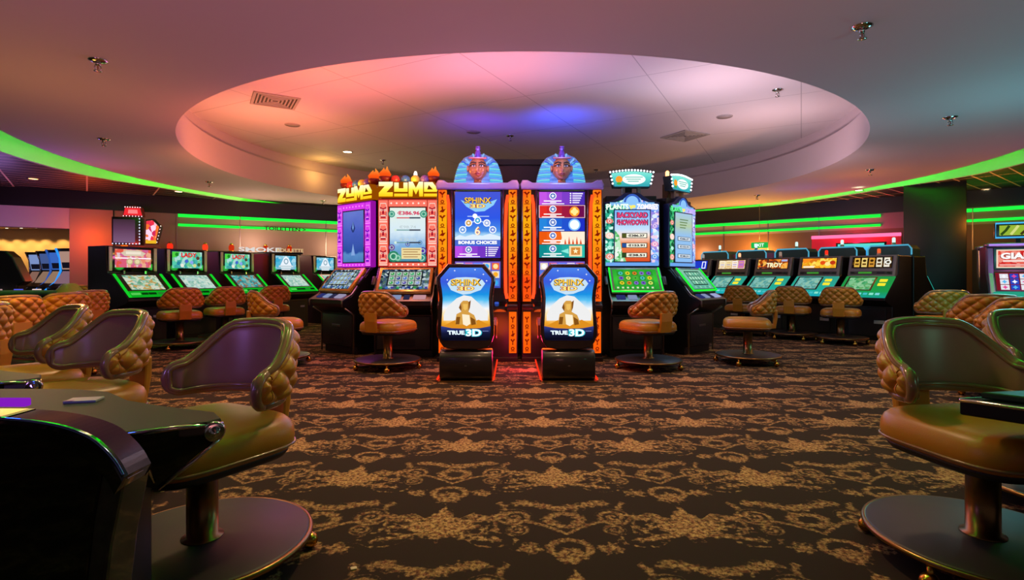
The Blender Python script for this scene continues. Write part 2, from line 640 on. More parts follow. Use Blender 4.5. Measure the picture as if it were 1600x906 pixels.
CX, CY = 0.14, 10.0          # centre of the round ceiling opening
OX, OY = 0.30, 10.2          # centre of the suspended ceiling
RI, RO, ZC, ZR = 5.38, 7.65, 3.05, 3.80
def bulk_r(a):               # radius of the outer bulkhead, closing up to the ceiling at the back
    s = math.degrees(math.asin(max(-1, min(1, math.sin(a)))))
    t = max(0.0, min(1.0, (s + 4) / 16))
    t = t * t * (3 - 2 * t)
    return 8.18 * (1 - t) + 7.74 * t
CEIL = mat('ceiling_plaster', 'c2b4b8', 0.8, noise=0.015, scale=2)
RECESS = panel_ceiling('recess_panels', 'cfc4c6', 'a89ea2', 1.8, 1.8, 0.007, R(28))
GRID = panel_ceiling('dark_ceiling_tiles', '121011', 'd8c4a8', 1.2, 0.3, 0.014, R(-38), 0.45)
ce = MB()
n = 160
ring_i = [(CX + RI * math.cos(2 * PI * i / n), CY + RI * math.sin(2 * PI * i / n)) for i in range(n)]
ring_o = [(OX + RO * math.cos(2 * PI * i / n), OY + RO * math.sin(2 * PI * i / n)) for i in range(n)]
bulk = [(OX + bulk_r(2 * PI * i / n) * math.cos(2 * PI * i / n), OY + bulk_r(2 * PI * i / n) * math.sin(2 * PI * i / n)) for i in range(n)]
def band(A, za, B, zb, m, smooth=True):
    vs = [(p[0], p[1], za) for p in A] + [(p[0], p[1], zb) for p in B]
    ce.add(vs, [(i, (i + 1) % n, n + (i + 1) % n, n + i) for i in range(n)], m, smooth)
band(ring_i, ZC, ring_o, ZC, CEIL, False)
band(ring_o, ZC, ring_o, ZC + 0.10, CEIL)
wide = [(CX + (RI + 0.10) * math.cos(2 * PI * i / n), CY + (RI + 0.10) * math.sin(2 * PI * i / n)) for i in range(n)]
band(ring_i, ZC, ring_i, ZC + 0.50, CEIL)
band(ring_i, ZC + 0.50, wide, ZC + 0.52, CEIL, False)
band(wide, ZC + 0.52, wide, ZR, CEIL)
ce.add([(p[0], p[1], ZR) for p in wide], [tuple(range(n))], RECESS)
band(bulk, 2.99, bulk, 3.50, CEIL)
band(ring_o, 3.50, bulk, 3.50, CEIL, False)
band(ring_o, ZC + 0.10, ring_o, 3.50, BLACK)
sq = []
for i in range(n):
    a = 2 * PI * i / n
    c, s = math.cos(a), math.sin(a)
    k = 14.0 / max(abs(c), abs(s))
    sq.append((OX + k * c, OY + k * s))
lip = [(OX + (bulk_r(2 * PI * i / n) + 0.06) * math.cos(2 * PI * i / n), OY + (bulk_r(2 * PI * i / n) + 0.06) * math.sin(2 * PI * i / n)) for i in range(n)]
band(bulk, 2.99, lip, 2.99, CEIL, False)
band(lip, 2.99, sq, 3.0, GRID, False)
struct(ce.build('ceiling'), 'white plaster ceiling with a large round opening and dark tiled edge')

led = MB()
arc = [(OX + (RO + 0.05) * math.cos(a), OY + (RO + 0.05) * math.sin(a), ZC + 0.10) for a in [2 * PI * i / 120 for i in range(120)]]
led.tube(arc, 0.022, glow('00ff12', 20), 6, closed=True)
tag(led.build('cove_light_strip'), 'green cove light strip running around the outer edge of the white ceiling', 'light strip')

# back walls: two straight runs behind the slot rows
TAUPE = mat('taupe_wall', '8c7a70', 0.45, noise=0.05, scale=2)
ORANGE_WALL = mat('plaster_pier', 'a08878', 0.6, noise=0.05, scale=2)
DARKW = mat('dark_fascia', '0d0b0c', 0.35, noise=0.1)
BROWNW = mat('brown_panel_wall', '6a4f3c', 0.4, noise=0.08, scale=3)
def wall_xf(a, b):
    d = Vector((b[0] - a[0], b[1] - a[1], 0))
    ang = math.atan2(d.y, d.x)
    return Matrix.Translation((a[0], a[1], 0)) @ Matrix.Rotation(ang, 4, 'Z'), d.length
WLA, WLB = (-9.59, 11.80), (-3.4, 15.43)
xf, ln = wall_xf(WLA, WLB)
w = MB(); w.x = xf
w.box(0.78, ln, 0, 0.2, 0, 2.60, TAUPE)
w.box(-2.6, ln, -0.02, 0.22, 2.60, 2.99, DARKW)
struct(w.build('wall_left'), 'taupe wall under a dark fascia behind the left slot row')
w = MB(); w.x = xf
w.box(0, 0.76, -0.05, 0.25, 0, 2.60, ORANGE_WALL)
struct(w.build('wall_pier'), 'plaster pier lit orange beside the opening to the next room')
w = MB(); w.x = xf
w.box(-2.6, 0, -0.04, 0.24, 2.16, 2.60, WHITEP)
struct(w.build('wall_header'), 'pale header over the opening to the next room')
def strip(x0, x1, z, label, xf_, c='18e838', s=1.6, r=0.035):  # glowing bands standing in for the cove light mirrored in the walls
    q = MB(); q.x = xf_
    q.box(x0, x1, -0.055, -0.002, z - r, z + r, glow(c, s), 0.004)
    return tag(q.build('cove_reflection'), label, 'light strip', 'green cove reflections on the back walls')
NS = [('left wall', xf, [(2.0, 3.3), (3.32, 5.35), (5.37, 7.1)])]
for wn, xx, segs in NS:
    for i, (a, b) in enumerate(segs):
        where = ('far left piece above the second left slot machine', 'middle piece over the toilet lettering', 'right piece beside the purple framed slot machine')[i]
        strip(a, b, 2.56 + 0.0, 'upper green cove reflection on left wall, ' + where, xx)
        strip(a, b, 2.335, 'lower green cove reflection on left wall, ' + where, xx, r=0.028)
q = MB(); q.x = xf
q.text('TOILETTEN >', 4.35, 2.335, 0.09, -0.062, mat('black_letter', '050505', 0.5), w=1.0, bold=0.03)
tag(q.build('wall_lettering'), 'black toilet direction lettering across the lower green strip', 'lettering')
for i in range(3):
    q = MB(); q.x = xf
    q.box((1.98, 3.31, 5.36)[i] - 0.008, (1.98, 3.31, 5.36)[i] + 0.008, -0.012, 0.0, 0, 2.60, STEEL)
    struct(q.build('trim_%d' % (i + 1)), 'thin seam between wall panels')
door = MB(); door.x = xf
door.box(6.0, 7.2, -0.03, 0.01, 0, 2.02, mat('brown_recess', '4a3226', 0.4))
door.box(5.95, 6.0, -0.05, 0.01, 0, 2.07, BROWNW)
door.box(6.0, 7.2, -0.05, 0.01, 2.02, 2.07, BROWNW)
struct(door.build('door_1'), 'dark brown doorway in the left wall')

WRA, WRB = (4.6, 16.28), (11.6, 10.51)
xr, lr = wall_xf(WRA, WRB)
w = MB(); w.x = xr
w.box(0, lr, 0, 0.2, 0, 2.25, BROWNW)
w.box(0, lr, 0, 0.2, 2.25, 2.62, mat('mauve_wall', '8a7580', 0.35, noise=0.05))
w.box(0, lr, -0.02, 0.22, 2.62, 2.99, mat('teal_fascia', '10181c', 0.3, noise=0.1))
struct(w.build('wall_right'), 'brown wall with a pale upper band behind the right slot row')
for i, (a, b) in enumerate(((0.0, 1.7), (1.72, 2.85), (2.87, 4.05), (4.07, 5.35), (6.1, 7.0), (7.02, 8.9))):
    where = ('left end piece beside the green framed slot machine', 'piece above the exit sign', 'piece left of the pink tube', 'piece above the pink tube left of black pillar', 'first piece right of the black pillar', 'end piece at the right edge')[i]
    strip(a, b, 2.56, 'upper green cove reflection on right wall, ' + where, xr)
    strip(a, b, 2.335, 'lower green cove reflection on right wall, ' + where, xr, r=0.026)
for i, xx in enumerate((1.71, 2.86, 4.06, 7.01)):
    q = MB(); q.x = xr
    q.box(xx - 0.008, xx + 0.008, -0.012, 0.0, 0, 2.60, STEEL)
    struct(q.build('trim_%d' % (i + 4)), 'thin seam between wall panels')
w = MB()
w.box(-3.5, 4.7, 16.3, 16.5, 0, 2.99, DARKW)
struct(w.build('wall_back'), 'dark back wall')
# pink tube over a red niche, exit sign, blue screen on the right wall
q = MB(); q.x = xr
q.box(3.9, 5.75, -0.03, 0.0, 1.35, 2.06, mat('red_panel', 'c01838', 0.4))
struct(q.build('wall_panel'), 'red wall panel left of the black pillar')
q = MB(); q.x = xr
q.box(3.9, 5.75, -0.09, -0.035, 2.06, 2.14, glow('ff6a9a', 1.6), 0.01)
tag(q.build('neon_tube'), 'pink neon tube over the red panel left of black pillar', 'light strip')
lamp('POINT', tuple((xr @ Vector((4.9, -0.45, 1.95)))), 'ff2050', 16, 0.15, name='neon_tube_light')
q = thing('exit_sign', 'small green exit sign above the right slot row', 'sign', tuple(xr @ Vector((2.78, -0.5, 1.93))), R(-38))
b = MB(); b.box(-0.2, 0.2, -0.03, 0.03, -0.075, 0.075, glow('20c050', 0.9), 0.006); b.build('housing', q)
b = MB(); b.text('EXIT', 0, 0, 0.085, -0.032, glow('eafff0', 1.2)); b.build('lettering', q)
b = MB(); b.tube([(0, 0, 0.07), (0, 0, 1.04)], 0.006, STEEL, 6); b.build('hanger', q)
q = thing('wall_screen', 'blue lit screen leaning above the right slot row next to black pillar', 'screen', tuple(xr @ Vector((5.0, -0.45, 1.5))), R(-38))
b = MB(); b.box(-0.5, 0.5, -0.02, 0.05, -0.05, 0.42, BLACK, 0.01); b.build('housing', q)
b = MB(); b.quad(-0.46, 0.46, -0.02, 0.39, -0.024, grad('blue_screen', 0, 0.4, [(0, '1060d0'), (0.6, '40b0f0'), (1, '60e0c0')], 1.1)); b.build('display', q)
b = MB(); b.tube([(0, 0.03, -1.5), (0, 0.03, 0)], 0.03, BLACK); b.box(-.25, .25, -.1, .2, -1.5, -1.47, BLACK); b.build('stand', q)
lamp('POINT', tuple(xr @ Vector((2.6, -0.5, 1.75))), 'ffb050', 42, 0.2, name='wall_lamp')
lamp('POINT', tuple(xr @ Vector((1.0, -0.5, 1.75))), 'ffb070', 16, 0.2, name='wall_lamp')
lamp('POINT', tuple(xf @ Vector((3.6, -0.7, 1.9))), 'ffc8a8', 16, 0.25, name='wall_lamp')
lamp('POINT', tuple(xf @ Vector((5.6, -0.7, 1.9))), 'ffc8a0', 14, 0.25, name='wall_lamp')
lamp('POINT', tuple(xf @ Vector((0.38, -0.5, 1.95))), 'ff5a18', 9, 0.2, name='pier_lamp')
lamp('POINT', tuple(xf @ Vector((-0.9, -1.3, 2.0))), 'b080e0', 8, 0.2, name='header_lamp')

# pillar
pl = MB()
pl.x = Matrix.Translation((8.46, 10.9, 0)) @ Matrix.Rotation(R(-37.8), 4, 'Z')
pl.box(-.5, .5, 0, .8, 0, 3.48, mat('pillar_black', '0a0c0a', 0.45, noise=0.2), 0.01)
pl.box(-.53, .53, -.03, .83, 0, 0.12, BLACK, 0.005)
struct(pl.build('wall_pillar'), 'wide black square pillar at the right end of the slot row')

# next room seen through the opening
CREAM = mat('cream_wall', 'd8b888', 0.7, noise=0.04, scale=3)
w = MB()
w.box(-17, -9.6, 17.2, 17.4, 0, 2.62, CREAM)
w.box(-17, -9.6, 12.6, 17.4, 2.62, 2.7, CREAM)
struct(w.build('wall_far'), 'cream wall of the next room')
for i, px in enumerate((-16.1, -15.65, -15.2, -14.75, -14.2, -13.6)):
    d = thing('recessed_downlight', 'small downlight washing the cream far wall, %s' % ('leftmost scallop', 'second scallop from left', 'third scallop, above the dark terminal', 'scallop left of the lit slots', 'scallop above the lit slots', 'rightmost scallop beside the orange pier')[i], 'ceiling light', (px, 16.85, 2.62), 0, 'downlights in the next room')
    b = MB(); b.lathe([(0.05, -0.012), (0.06, -0.004), (0.06, 0.0)], STEEL, seg=16); b.build('trim_ring', d)
    b = MB(); b.lathe([(0.035, -0.014), (0.035, -0.0125)], glow('fff0c8', 6), seg=16); b.build('lens', d)
    lamp('SPOT', (px, 16.85, 2.59), 'ffcf80', 16, 0.03, (px, 17.05, 0), 95, 0.5, 'scallop_beam')

# ------------------------------------------------------------------ casino chair
A_, B_, ARM = 0.260, 0.20, 0.055
def _plan():
    pts = []
    for i in range(81):
        t = -PI / 2 + PI * i / 80
        pts.append(Vector((A_ * math.sin(t), -0.065 - B_ * math.cos(t), 0)))
    left = [Vector((-A_ - 0.03 * (1 - i / 20), -0.065 + ARM * (1 - i / 20), 0)) for i in range(20)]
    right = [Vector((A_ + 0.03 * (i / 20), -0.065 + ARM * (i / 20), 0)) for i in range(1, 21)]
    pts = left + pts + right
    s = [0]
    for a, b in zip(pts, pts[1:]):
        s.append(s[-1] + (b - a).length)
    return pts, s
PLAN, PS = _plan()
HL = PS[-1] / 2
def plan(s):
    t = max(0, min(PS[-1], s + HL))
    lo = 0
    hi = len(PS) - 1
    while hi - lo > 1:
        m = (lo + hi) // 2
        if PS[m] <= t:
            lo = m
        else:
            hi = m
    k = (t - PS[lo]) / max(1e-9, PS[hi] - PS[lo])
    p = PLAN[lo].lerp(PLAN[hi], k)
    a = PLAN[max(0, lo - 2)]
    b = PLAN[min(len(PLAN) - 1, hi + 2)]
    d = (b - a).normalized()
    return p, Vector((d.y, -d.x, 0))       # point, outward normal
def smooth(t):
    t = max(0, min(1, t))
    return t * t * (3 - 2 * t)
ZB = 0.655
def top(s):
    a = abs(s)
    return 0.945 - 0.008 * (a / 0.15) ** 2 if a < 0.15 else 0.937 - 0.165 * smooth((a - 0.15) / 0.23)
def limits(s):
    a = abs(s)
    z1 = top(s)
    z0 = ZB
    r = 0.06
    if a > HL - r:
        k = math.sqrt(max(0, 1 - ((a - (HL - r)) / r) ** 2))
        zm = (z0 + z1) / 2
        z0, z1 = zm - (zm - z0) * k, zm + (z1 - zm) * k
    return z0, z1
def shell(u, v, off):
    # spread samples so the rounded ends are well resolved
    s = HL * math.sin((u - 0.5) * PI * 0.999) * 0.35 + (u - 0.5) * 2 * HL * 0.65
    z0, z1 = limits(s)
    z = z0 + (z1 - z0) * v
    p, nrm = plan(s)
    lean = (z - ZB) * 0.10
    o = off(s, v, z0, z1, z)
    return (p.x + nrm.x * (o + lean * 0.5), p.y + nrm.y * o - lean, z)
def edge(s, v, z0, z1):
    d = min(v * (z1 - z0), (1 - v) * (z1 - z0), HL - abs(s) + 0.0)
    return max(0, min(1, d / 0.055))
def outer_off(s, v, z0, z1, z):
    e = edge(s, v, z0, z1)
    ed = math.sqrt(max(0, 1 - (1 - e) ** 2))
    a = s / 0.105 + (z - ZB - 0.02) / 0.105
    b = s / 0.105 - (z - ZB - 0.02) / 0.105
    q = abs(math.sin(PI * a)) * abs(math.sin(PI * b))
    puff = q ** 0.42
    return 0.012 + ed * (0.022 + 0.03 * puff)
def inner_off(s, v, z0, z1, z):
    e = edge(s, v, z0, z1)
    return -0.010 * math.sqrt(max(0, 1 - (1 - e) ** 2)) + 0.004
def perimeter(off, inset=0.0, n=120):
    pts = []
    for i in range(n + 1):
        pts.append(shell(i / n * (1 - 2 * inset) + inset, 1 - inset * 2.2, off))
    for i in range(1, n):
        pts.append(shell(1 - inset - i / n * (1 - 2 * inset), inset * 2.2, off))
    return pts
def make_chair(label, loc, rz):
    t = thing('casino_chair', label, 'chair', loc, rz, 'tufted casino chairs')
    b = MB()
    b.lathe([(0.0, 0.094), (0.385, 0.094), (0.398, 0.100), (0.398, 0.114), (0.385, 0.122), (0.08, 0.126), (0.0, 0.126)], DISC, seg=64, caps=False)
    base = b.build('base_plate', t)
    b = MB()
    b.tube([(0.398 * math.cos(2 * PI * i / 64), 0.398 * math.sin(2 * PI * i / 64), 0.107) for i in range(64)], 0.012, BRONZE, 8, closed=True)
    b.build('rim', base)
    for k in range(5):
        a = 2 * PI * (k + 0.25) / 5
        c, s = math.cos(a), math.sin(a)
        b = MB()
        b.ball((0.395 * c, 0.395 * s, 0.034), 0.034, BRASS, 14, 10)
        b.lathe([(0.012, 0.03), (0.012, 0.095)], BRASS, (0.388 * c, 0.388 * s, 0), 10)
        b.box(0.375 * c - 0.016, 0.375 * c + 0.016, 0.375 * s - 0.016, 0.375 * s + 0.016, 0.086, 0.096, BRASS, 0.003)
        b.build('caster', t)
    b = MB()
    b.lathe([(0.075, 0.124), (0.075, 0.130), (0.056, 0.134), (0.056, 0.43), (0.10, 0.432), (0.10, 0.445)], BRONZE, seg=32)
    b.build('pole', t)
    b = MB()
    b.lathe([(0.20, 0.425), (0.262, 0.430), (0.272, 0.445), (0.272, 0.462)], SOFTBLACK, (0, 0.015, 0), 56, n=4.2)
    b.build('seat_pan', t)
    b = MB()
    pr = [(0.276, 0.458), (0.286, 0.470), (0.292, 0.500), (0.290, 0.535), (0.280, 0.560), (0.262, 0.578), (0.235, 0.588), (0.18, 0.594), (0.10, 0.598), (0.0, 0.600)]
    b.lathe(pr, LEATHER, (0, 0.015, 0), 64, n=4.2)
    seat = b.build('seat', t)
    b = MB()
    for r, z in ((0.2925, 0.478), ):
        ring = []
        for i in range(72):
            a = 2 * PI * i / 72
            c, s = math.cos(a), math.sin(a)
            ring.append((r * math.copysign(abs(c) ** (2 / 4.2), c), 0.015 + r * math.copysign(abs(s) ** (2 / 4.2), s), z))
        b.tube(ring, 0.006, PIPING, 6, closed=True)
    b.build('piping', seat)
    b = MB()
    b.prism([(-0.25, 0.455), (-0.325, 0.47), (-0.347, 0.60), (-0.347, 0.70), (-0.310, 0.70), (-0.305, 0.62), (-0.300, 0.52), (-0.25, 0.50)], -0.085, 0.085, LEATHER, 'x', 0.012)
    b.build('back_bracket', t)
    b = MB()
    b.grid(lambda u, v: shell(u, v, outer_off), 150, 40, LEATHER, flip=True)
    b.build('tufted_back', t)
    b = MB()
    b.grid(lambda u, v: shell(u, v, inner_off), 90, 14, LEATHER_IN)
    b.build('back_lining', t)
    b = MB()
    b.tube(perimeter(lambda *a: 0.012), 0.020, PIPING, 10, closed=True)
    b.tube(perimeter(lambda *a: -0.008, 0.022), 0.009, PIPING, 8, closed=True)
    b.build('rolled_edge', t)
    return t
def face(dx, dy):            # rotation that turns the chair's front (+Y) to a direction
    return math.atan2(-dx, dy)
chair0 = make_chair('large brown leather casino chair at the black table in left foreground, nearest camera', (-1.215, 2.135, 0), face(-.50, -.87))
def chair(x, y, dx, dy, label):
    return dup(chair0, (x, y, 0), face(dx, dy), label)
chair(-2.24, 2.76, -.5, -.86, 'brown leather casino chair with purple sheen, second of the three behind the black table')
chair(-2.96, 3.27, -.6, -.8, 'brown leather casino chair at left edge, third behind the black table, in purple light')
chair(-3.88, 3.72, -.95, -.30, 'tan tufted chair cut by the left picture edge beside the third purple-lit chair')
chair(1.87, 2.16, .16, -.98, 'large tan leather casino chair on round base at the table in right foreground')
chair(2.80, 2.70, .15, -.98, 'tan leather casino chair cut by right edge, just behind the large right foreground chair')
chair(-1.54, 6.75, .42, .90, 'tan tufted chair in front of the salmon framed slot machine left of centre')
chair(1.69, 6.75, -.42, .90, 'tan tufted chair in front of the green screened slot machine right of centre')
chair(-3.05, 7.05, .85, .52, 'tan tufted chair pulled up to the purple framed slot machine')
chair(3.10, 7.15, -.93, .36, 'bright tan chair seen from the side at the right corner slot machine')
chair(-5.25, 8.6, -.70, .71, 'brown tufted chair in front of the second machine of the left slot row')
chair(-5.02, 9.5, -.70, .71, 'brown tufted chair in front of the third machine of the left slot row')
chair(-4.62, 10.45, -.70, .71, 'brown tufted chair in front of the fourth machine, half hidden behind a tan chair')
chair(5.56, 9.20, .60, .80, 'brown tufted chair in right slot row nearest the black pillar')
chair(5.10, 9.9, .60, .80, 'brown tufted chair in right slot row, middle of the three')
chair(4.44, 10.5, .60, .80, 'brown tufted chair in right slot row, partly behind the bright side-on chair')
chair(5.80, 7.35, .35, .93, 'brown tufted chair in front of the black pillar on the right')
chair(4.98, 5.75, .45, .90, 'brown tufted chair at far right, between the pillar chair and the edge chair')
chair(4.60, 4.95, .45, .90, 'brown tufted chair at right edge in front of the red signed slot machine')
chair(-5.20, 6.15, -.96, .28, 'tan tufted chair on the left beyond the purple-lit chairs, back to camera')
chair(-5.72, 7.15, -.97, .2, 'tan tufted chair on the left, farthest one beside the left slot row end')
chair(-5.0, 5.30, -.95, .3, 'tan tufted chair at left edge beyond the purple-lit chairs')
chair(-8.3, 10.3, -.85, .52, 'small distant tan chair by the opening to the next room')

# ------------------------------------------------------------------ candle lamp on a machine's top
def candle(parent, x, y, z, c='fff0d8', body='d8d0c8', s=3.0, h=0.12):
    b = MB()
    b.lathe([(0.034, 0), (0.034, h * 0.35), (0.028, h * 0.36), (0.028, h * 0.4)], mat('lamp_tier_' + body, body, 0.3), (x, y, z), 16)
    o = b.build('service_lamp', parent)
    b = MB()
    b.lathe([(0.028, h * 0.4), (0.028, h * 0.9), (0.016, h)], glow(c, s), (x, y, z), 16)
    b.build('lamp_lens', o)
    return o

# ------------------------------------------------------------------ slanted dash used by the island machines
def slant_xf(y0, z0, y1, z1):
    """local frame on a slanted panel: x across, z up the slope, -y out of it"""
    d = Vector((0, y1 - y0, z1 - z0)).normalized()
    out = Vector((0, -d.z, d.y))
    m = Matrix(((1, 0, 0, 0), (0, -out.y, d.y, y0), (0, -out.z, d.z, z0), (0, 0, 0, 1)))
    return m, Vector((0, y1 - y0, z1 - z0)).length

def island_machine(label, loc, rz, W_, theme):
    """tall two-screen slot machine: tower with framed screen, slanted dash, deck, black body"""
    t = thing('slot_machine', label, 'slot machine', loc, rz, 'tall slot machines of the centre island')
    h = W_ / 2
    b = MB()
    prof = [(0.10, 0.0), (0.10, 0.10), (0.06, 0.12), (0.06, 0.60), (-0.10, 0.70), (-0.14, 0.74), (-0.14, 0.79), (0.02, 0.86), (0.33, 1.22), (0.40, 1.26), (0.40, 2.30), (0.72, 2.30), (0.72, 0.0)]
    b.prism(prof, -h + 0.03, h - 0.03, BLACK, 'x', 0.012)
    b.build('body', t)
    for s in (-1, 1):
        b = MB()
        b.tube([(s * (h - 0.02), -0.15, 0.70), (s * (h - 0.02), -0.155, 0.79), (s * (h - 0.02), 0.0, 0.87), (s * (h - 0.02), 0.33, 1.25)], 0.014, STEEL, 8)
        b.tube([(s * (h - 0.03), -0.10, 0.68), (s * (h - 0.03), 0.045, 0.585), (s * (h - 0.03), 0.045, 0.02)], 0.012, STEEL, 8)
        b.build('edge_trim', t)
    b = MB()
    b.box(-h + 0.06, h - 0.06, 0.03, 0.06, 0.12, 0.58, SOFTBLACK, 0.01)
    for k in range(6):
        b.box(-0.16, 0.16, 0.024, 0.032, 0.16 + 0.02 * k, 0.168 + 0.02 * k, BLACK)
    b.box(-0.10, 0.10, 0.02, 0.032, 0.40, 0.43, STEEL, 0.003)
    b.build('service_door', t)
    # deck with buttons
    b = MB()
    b.prism([(-0.15, 0.79), (0.02, 0.872), (0.03, 0.89), (-0.155, 0.80)], -h + 0.02, h - 0.02, STEEL, 'x', 0.003)
    deck = b.build('button_deck', t)
    M_, l_ = slant_xf(-0.15, 0.797, 0.03, 0.888)
    for (x0, x1, c) in ((-0.30, -0.18, '303878'), (-0.14, -0.02, '90a0c8'), (0.02, 0.10, '303050'), (0.15, 0.32, theme['btn'])):
        q = MB(); q.x = M_
        q.box(x0, x1, -0.018, 0.002, l_ * 0.25, l_ * 0.75, glow(c, 0.8), 0.004)
        q.build('button', deck)
    # slanted screen
    M_, l_ = slant_xf(0.02, 0.93, 0.30, 1.255)
    sw = h - 0.09
    q = MB(); q.x = M_
    q.box(-sw - 0.045, sw + 0.045, -0.035, 0.02, -0.04, l_ - 0.02, mat('dash_' + theme['dash'], theme['dash'], 0.25, 0.4), 0.012)
    if theme.get('dashglow'):
        q.tube([(-sw - 0.04, -0.035, l_ - 0.03), (-sw - 0.04, -0.035, -0.03), (sw + 0.04, -0.035, -0.03), (sw + 0.04, -0.035, l_ - 0.03)], 0.014, glow(theme['dashglow'], 1.4), 8)
    fr = q.build('dash_frame', t)
    q = MB(); q.x = M_
    q.quad(-sw, sw, 0.0, l_ - 0.06, -0.037, theme['dashbg'])
    theme['dashart'](q, sw, l_)
    q.build('play_screen', fr)
    for s in (-1, 1):
        q = MB(); q.x = M_
        q.box(s * (sw + 0.10) - 0.025, s * (sw + 0.10) + 0.025, -0.02, 0.03, 0.10, 0.26, BLACK, 0.008)
        q.build('speaker', t)
    # tower frame and screen
    theme['tower'](t, h)
    return t

def bills(q, x, z, s, hgt, m, y=-0.039):
    q.text(s, x, z, hgt, y, m)

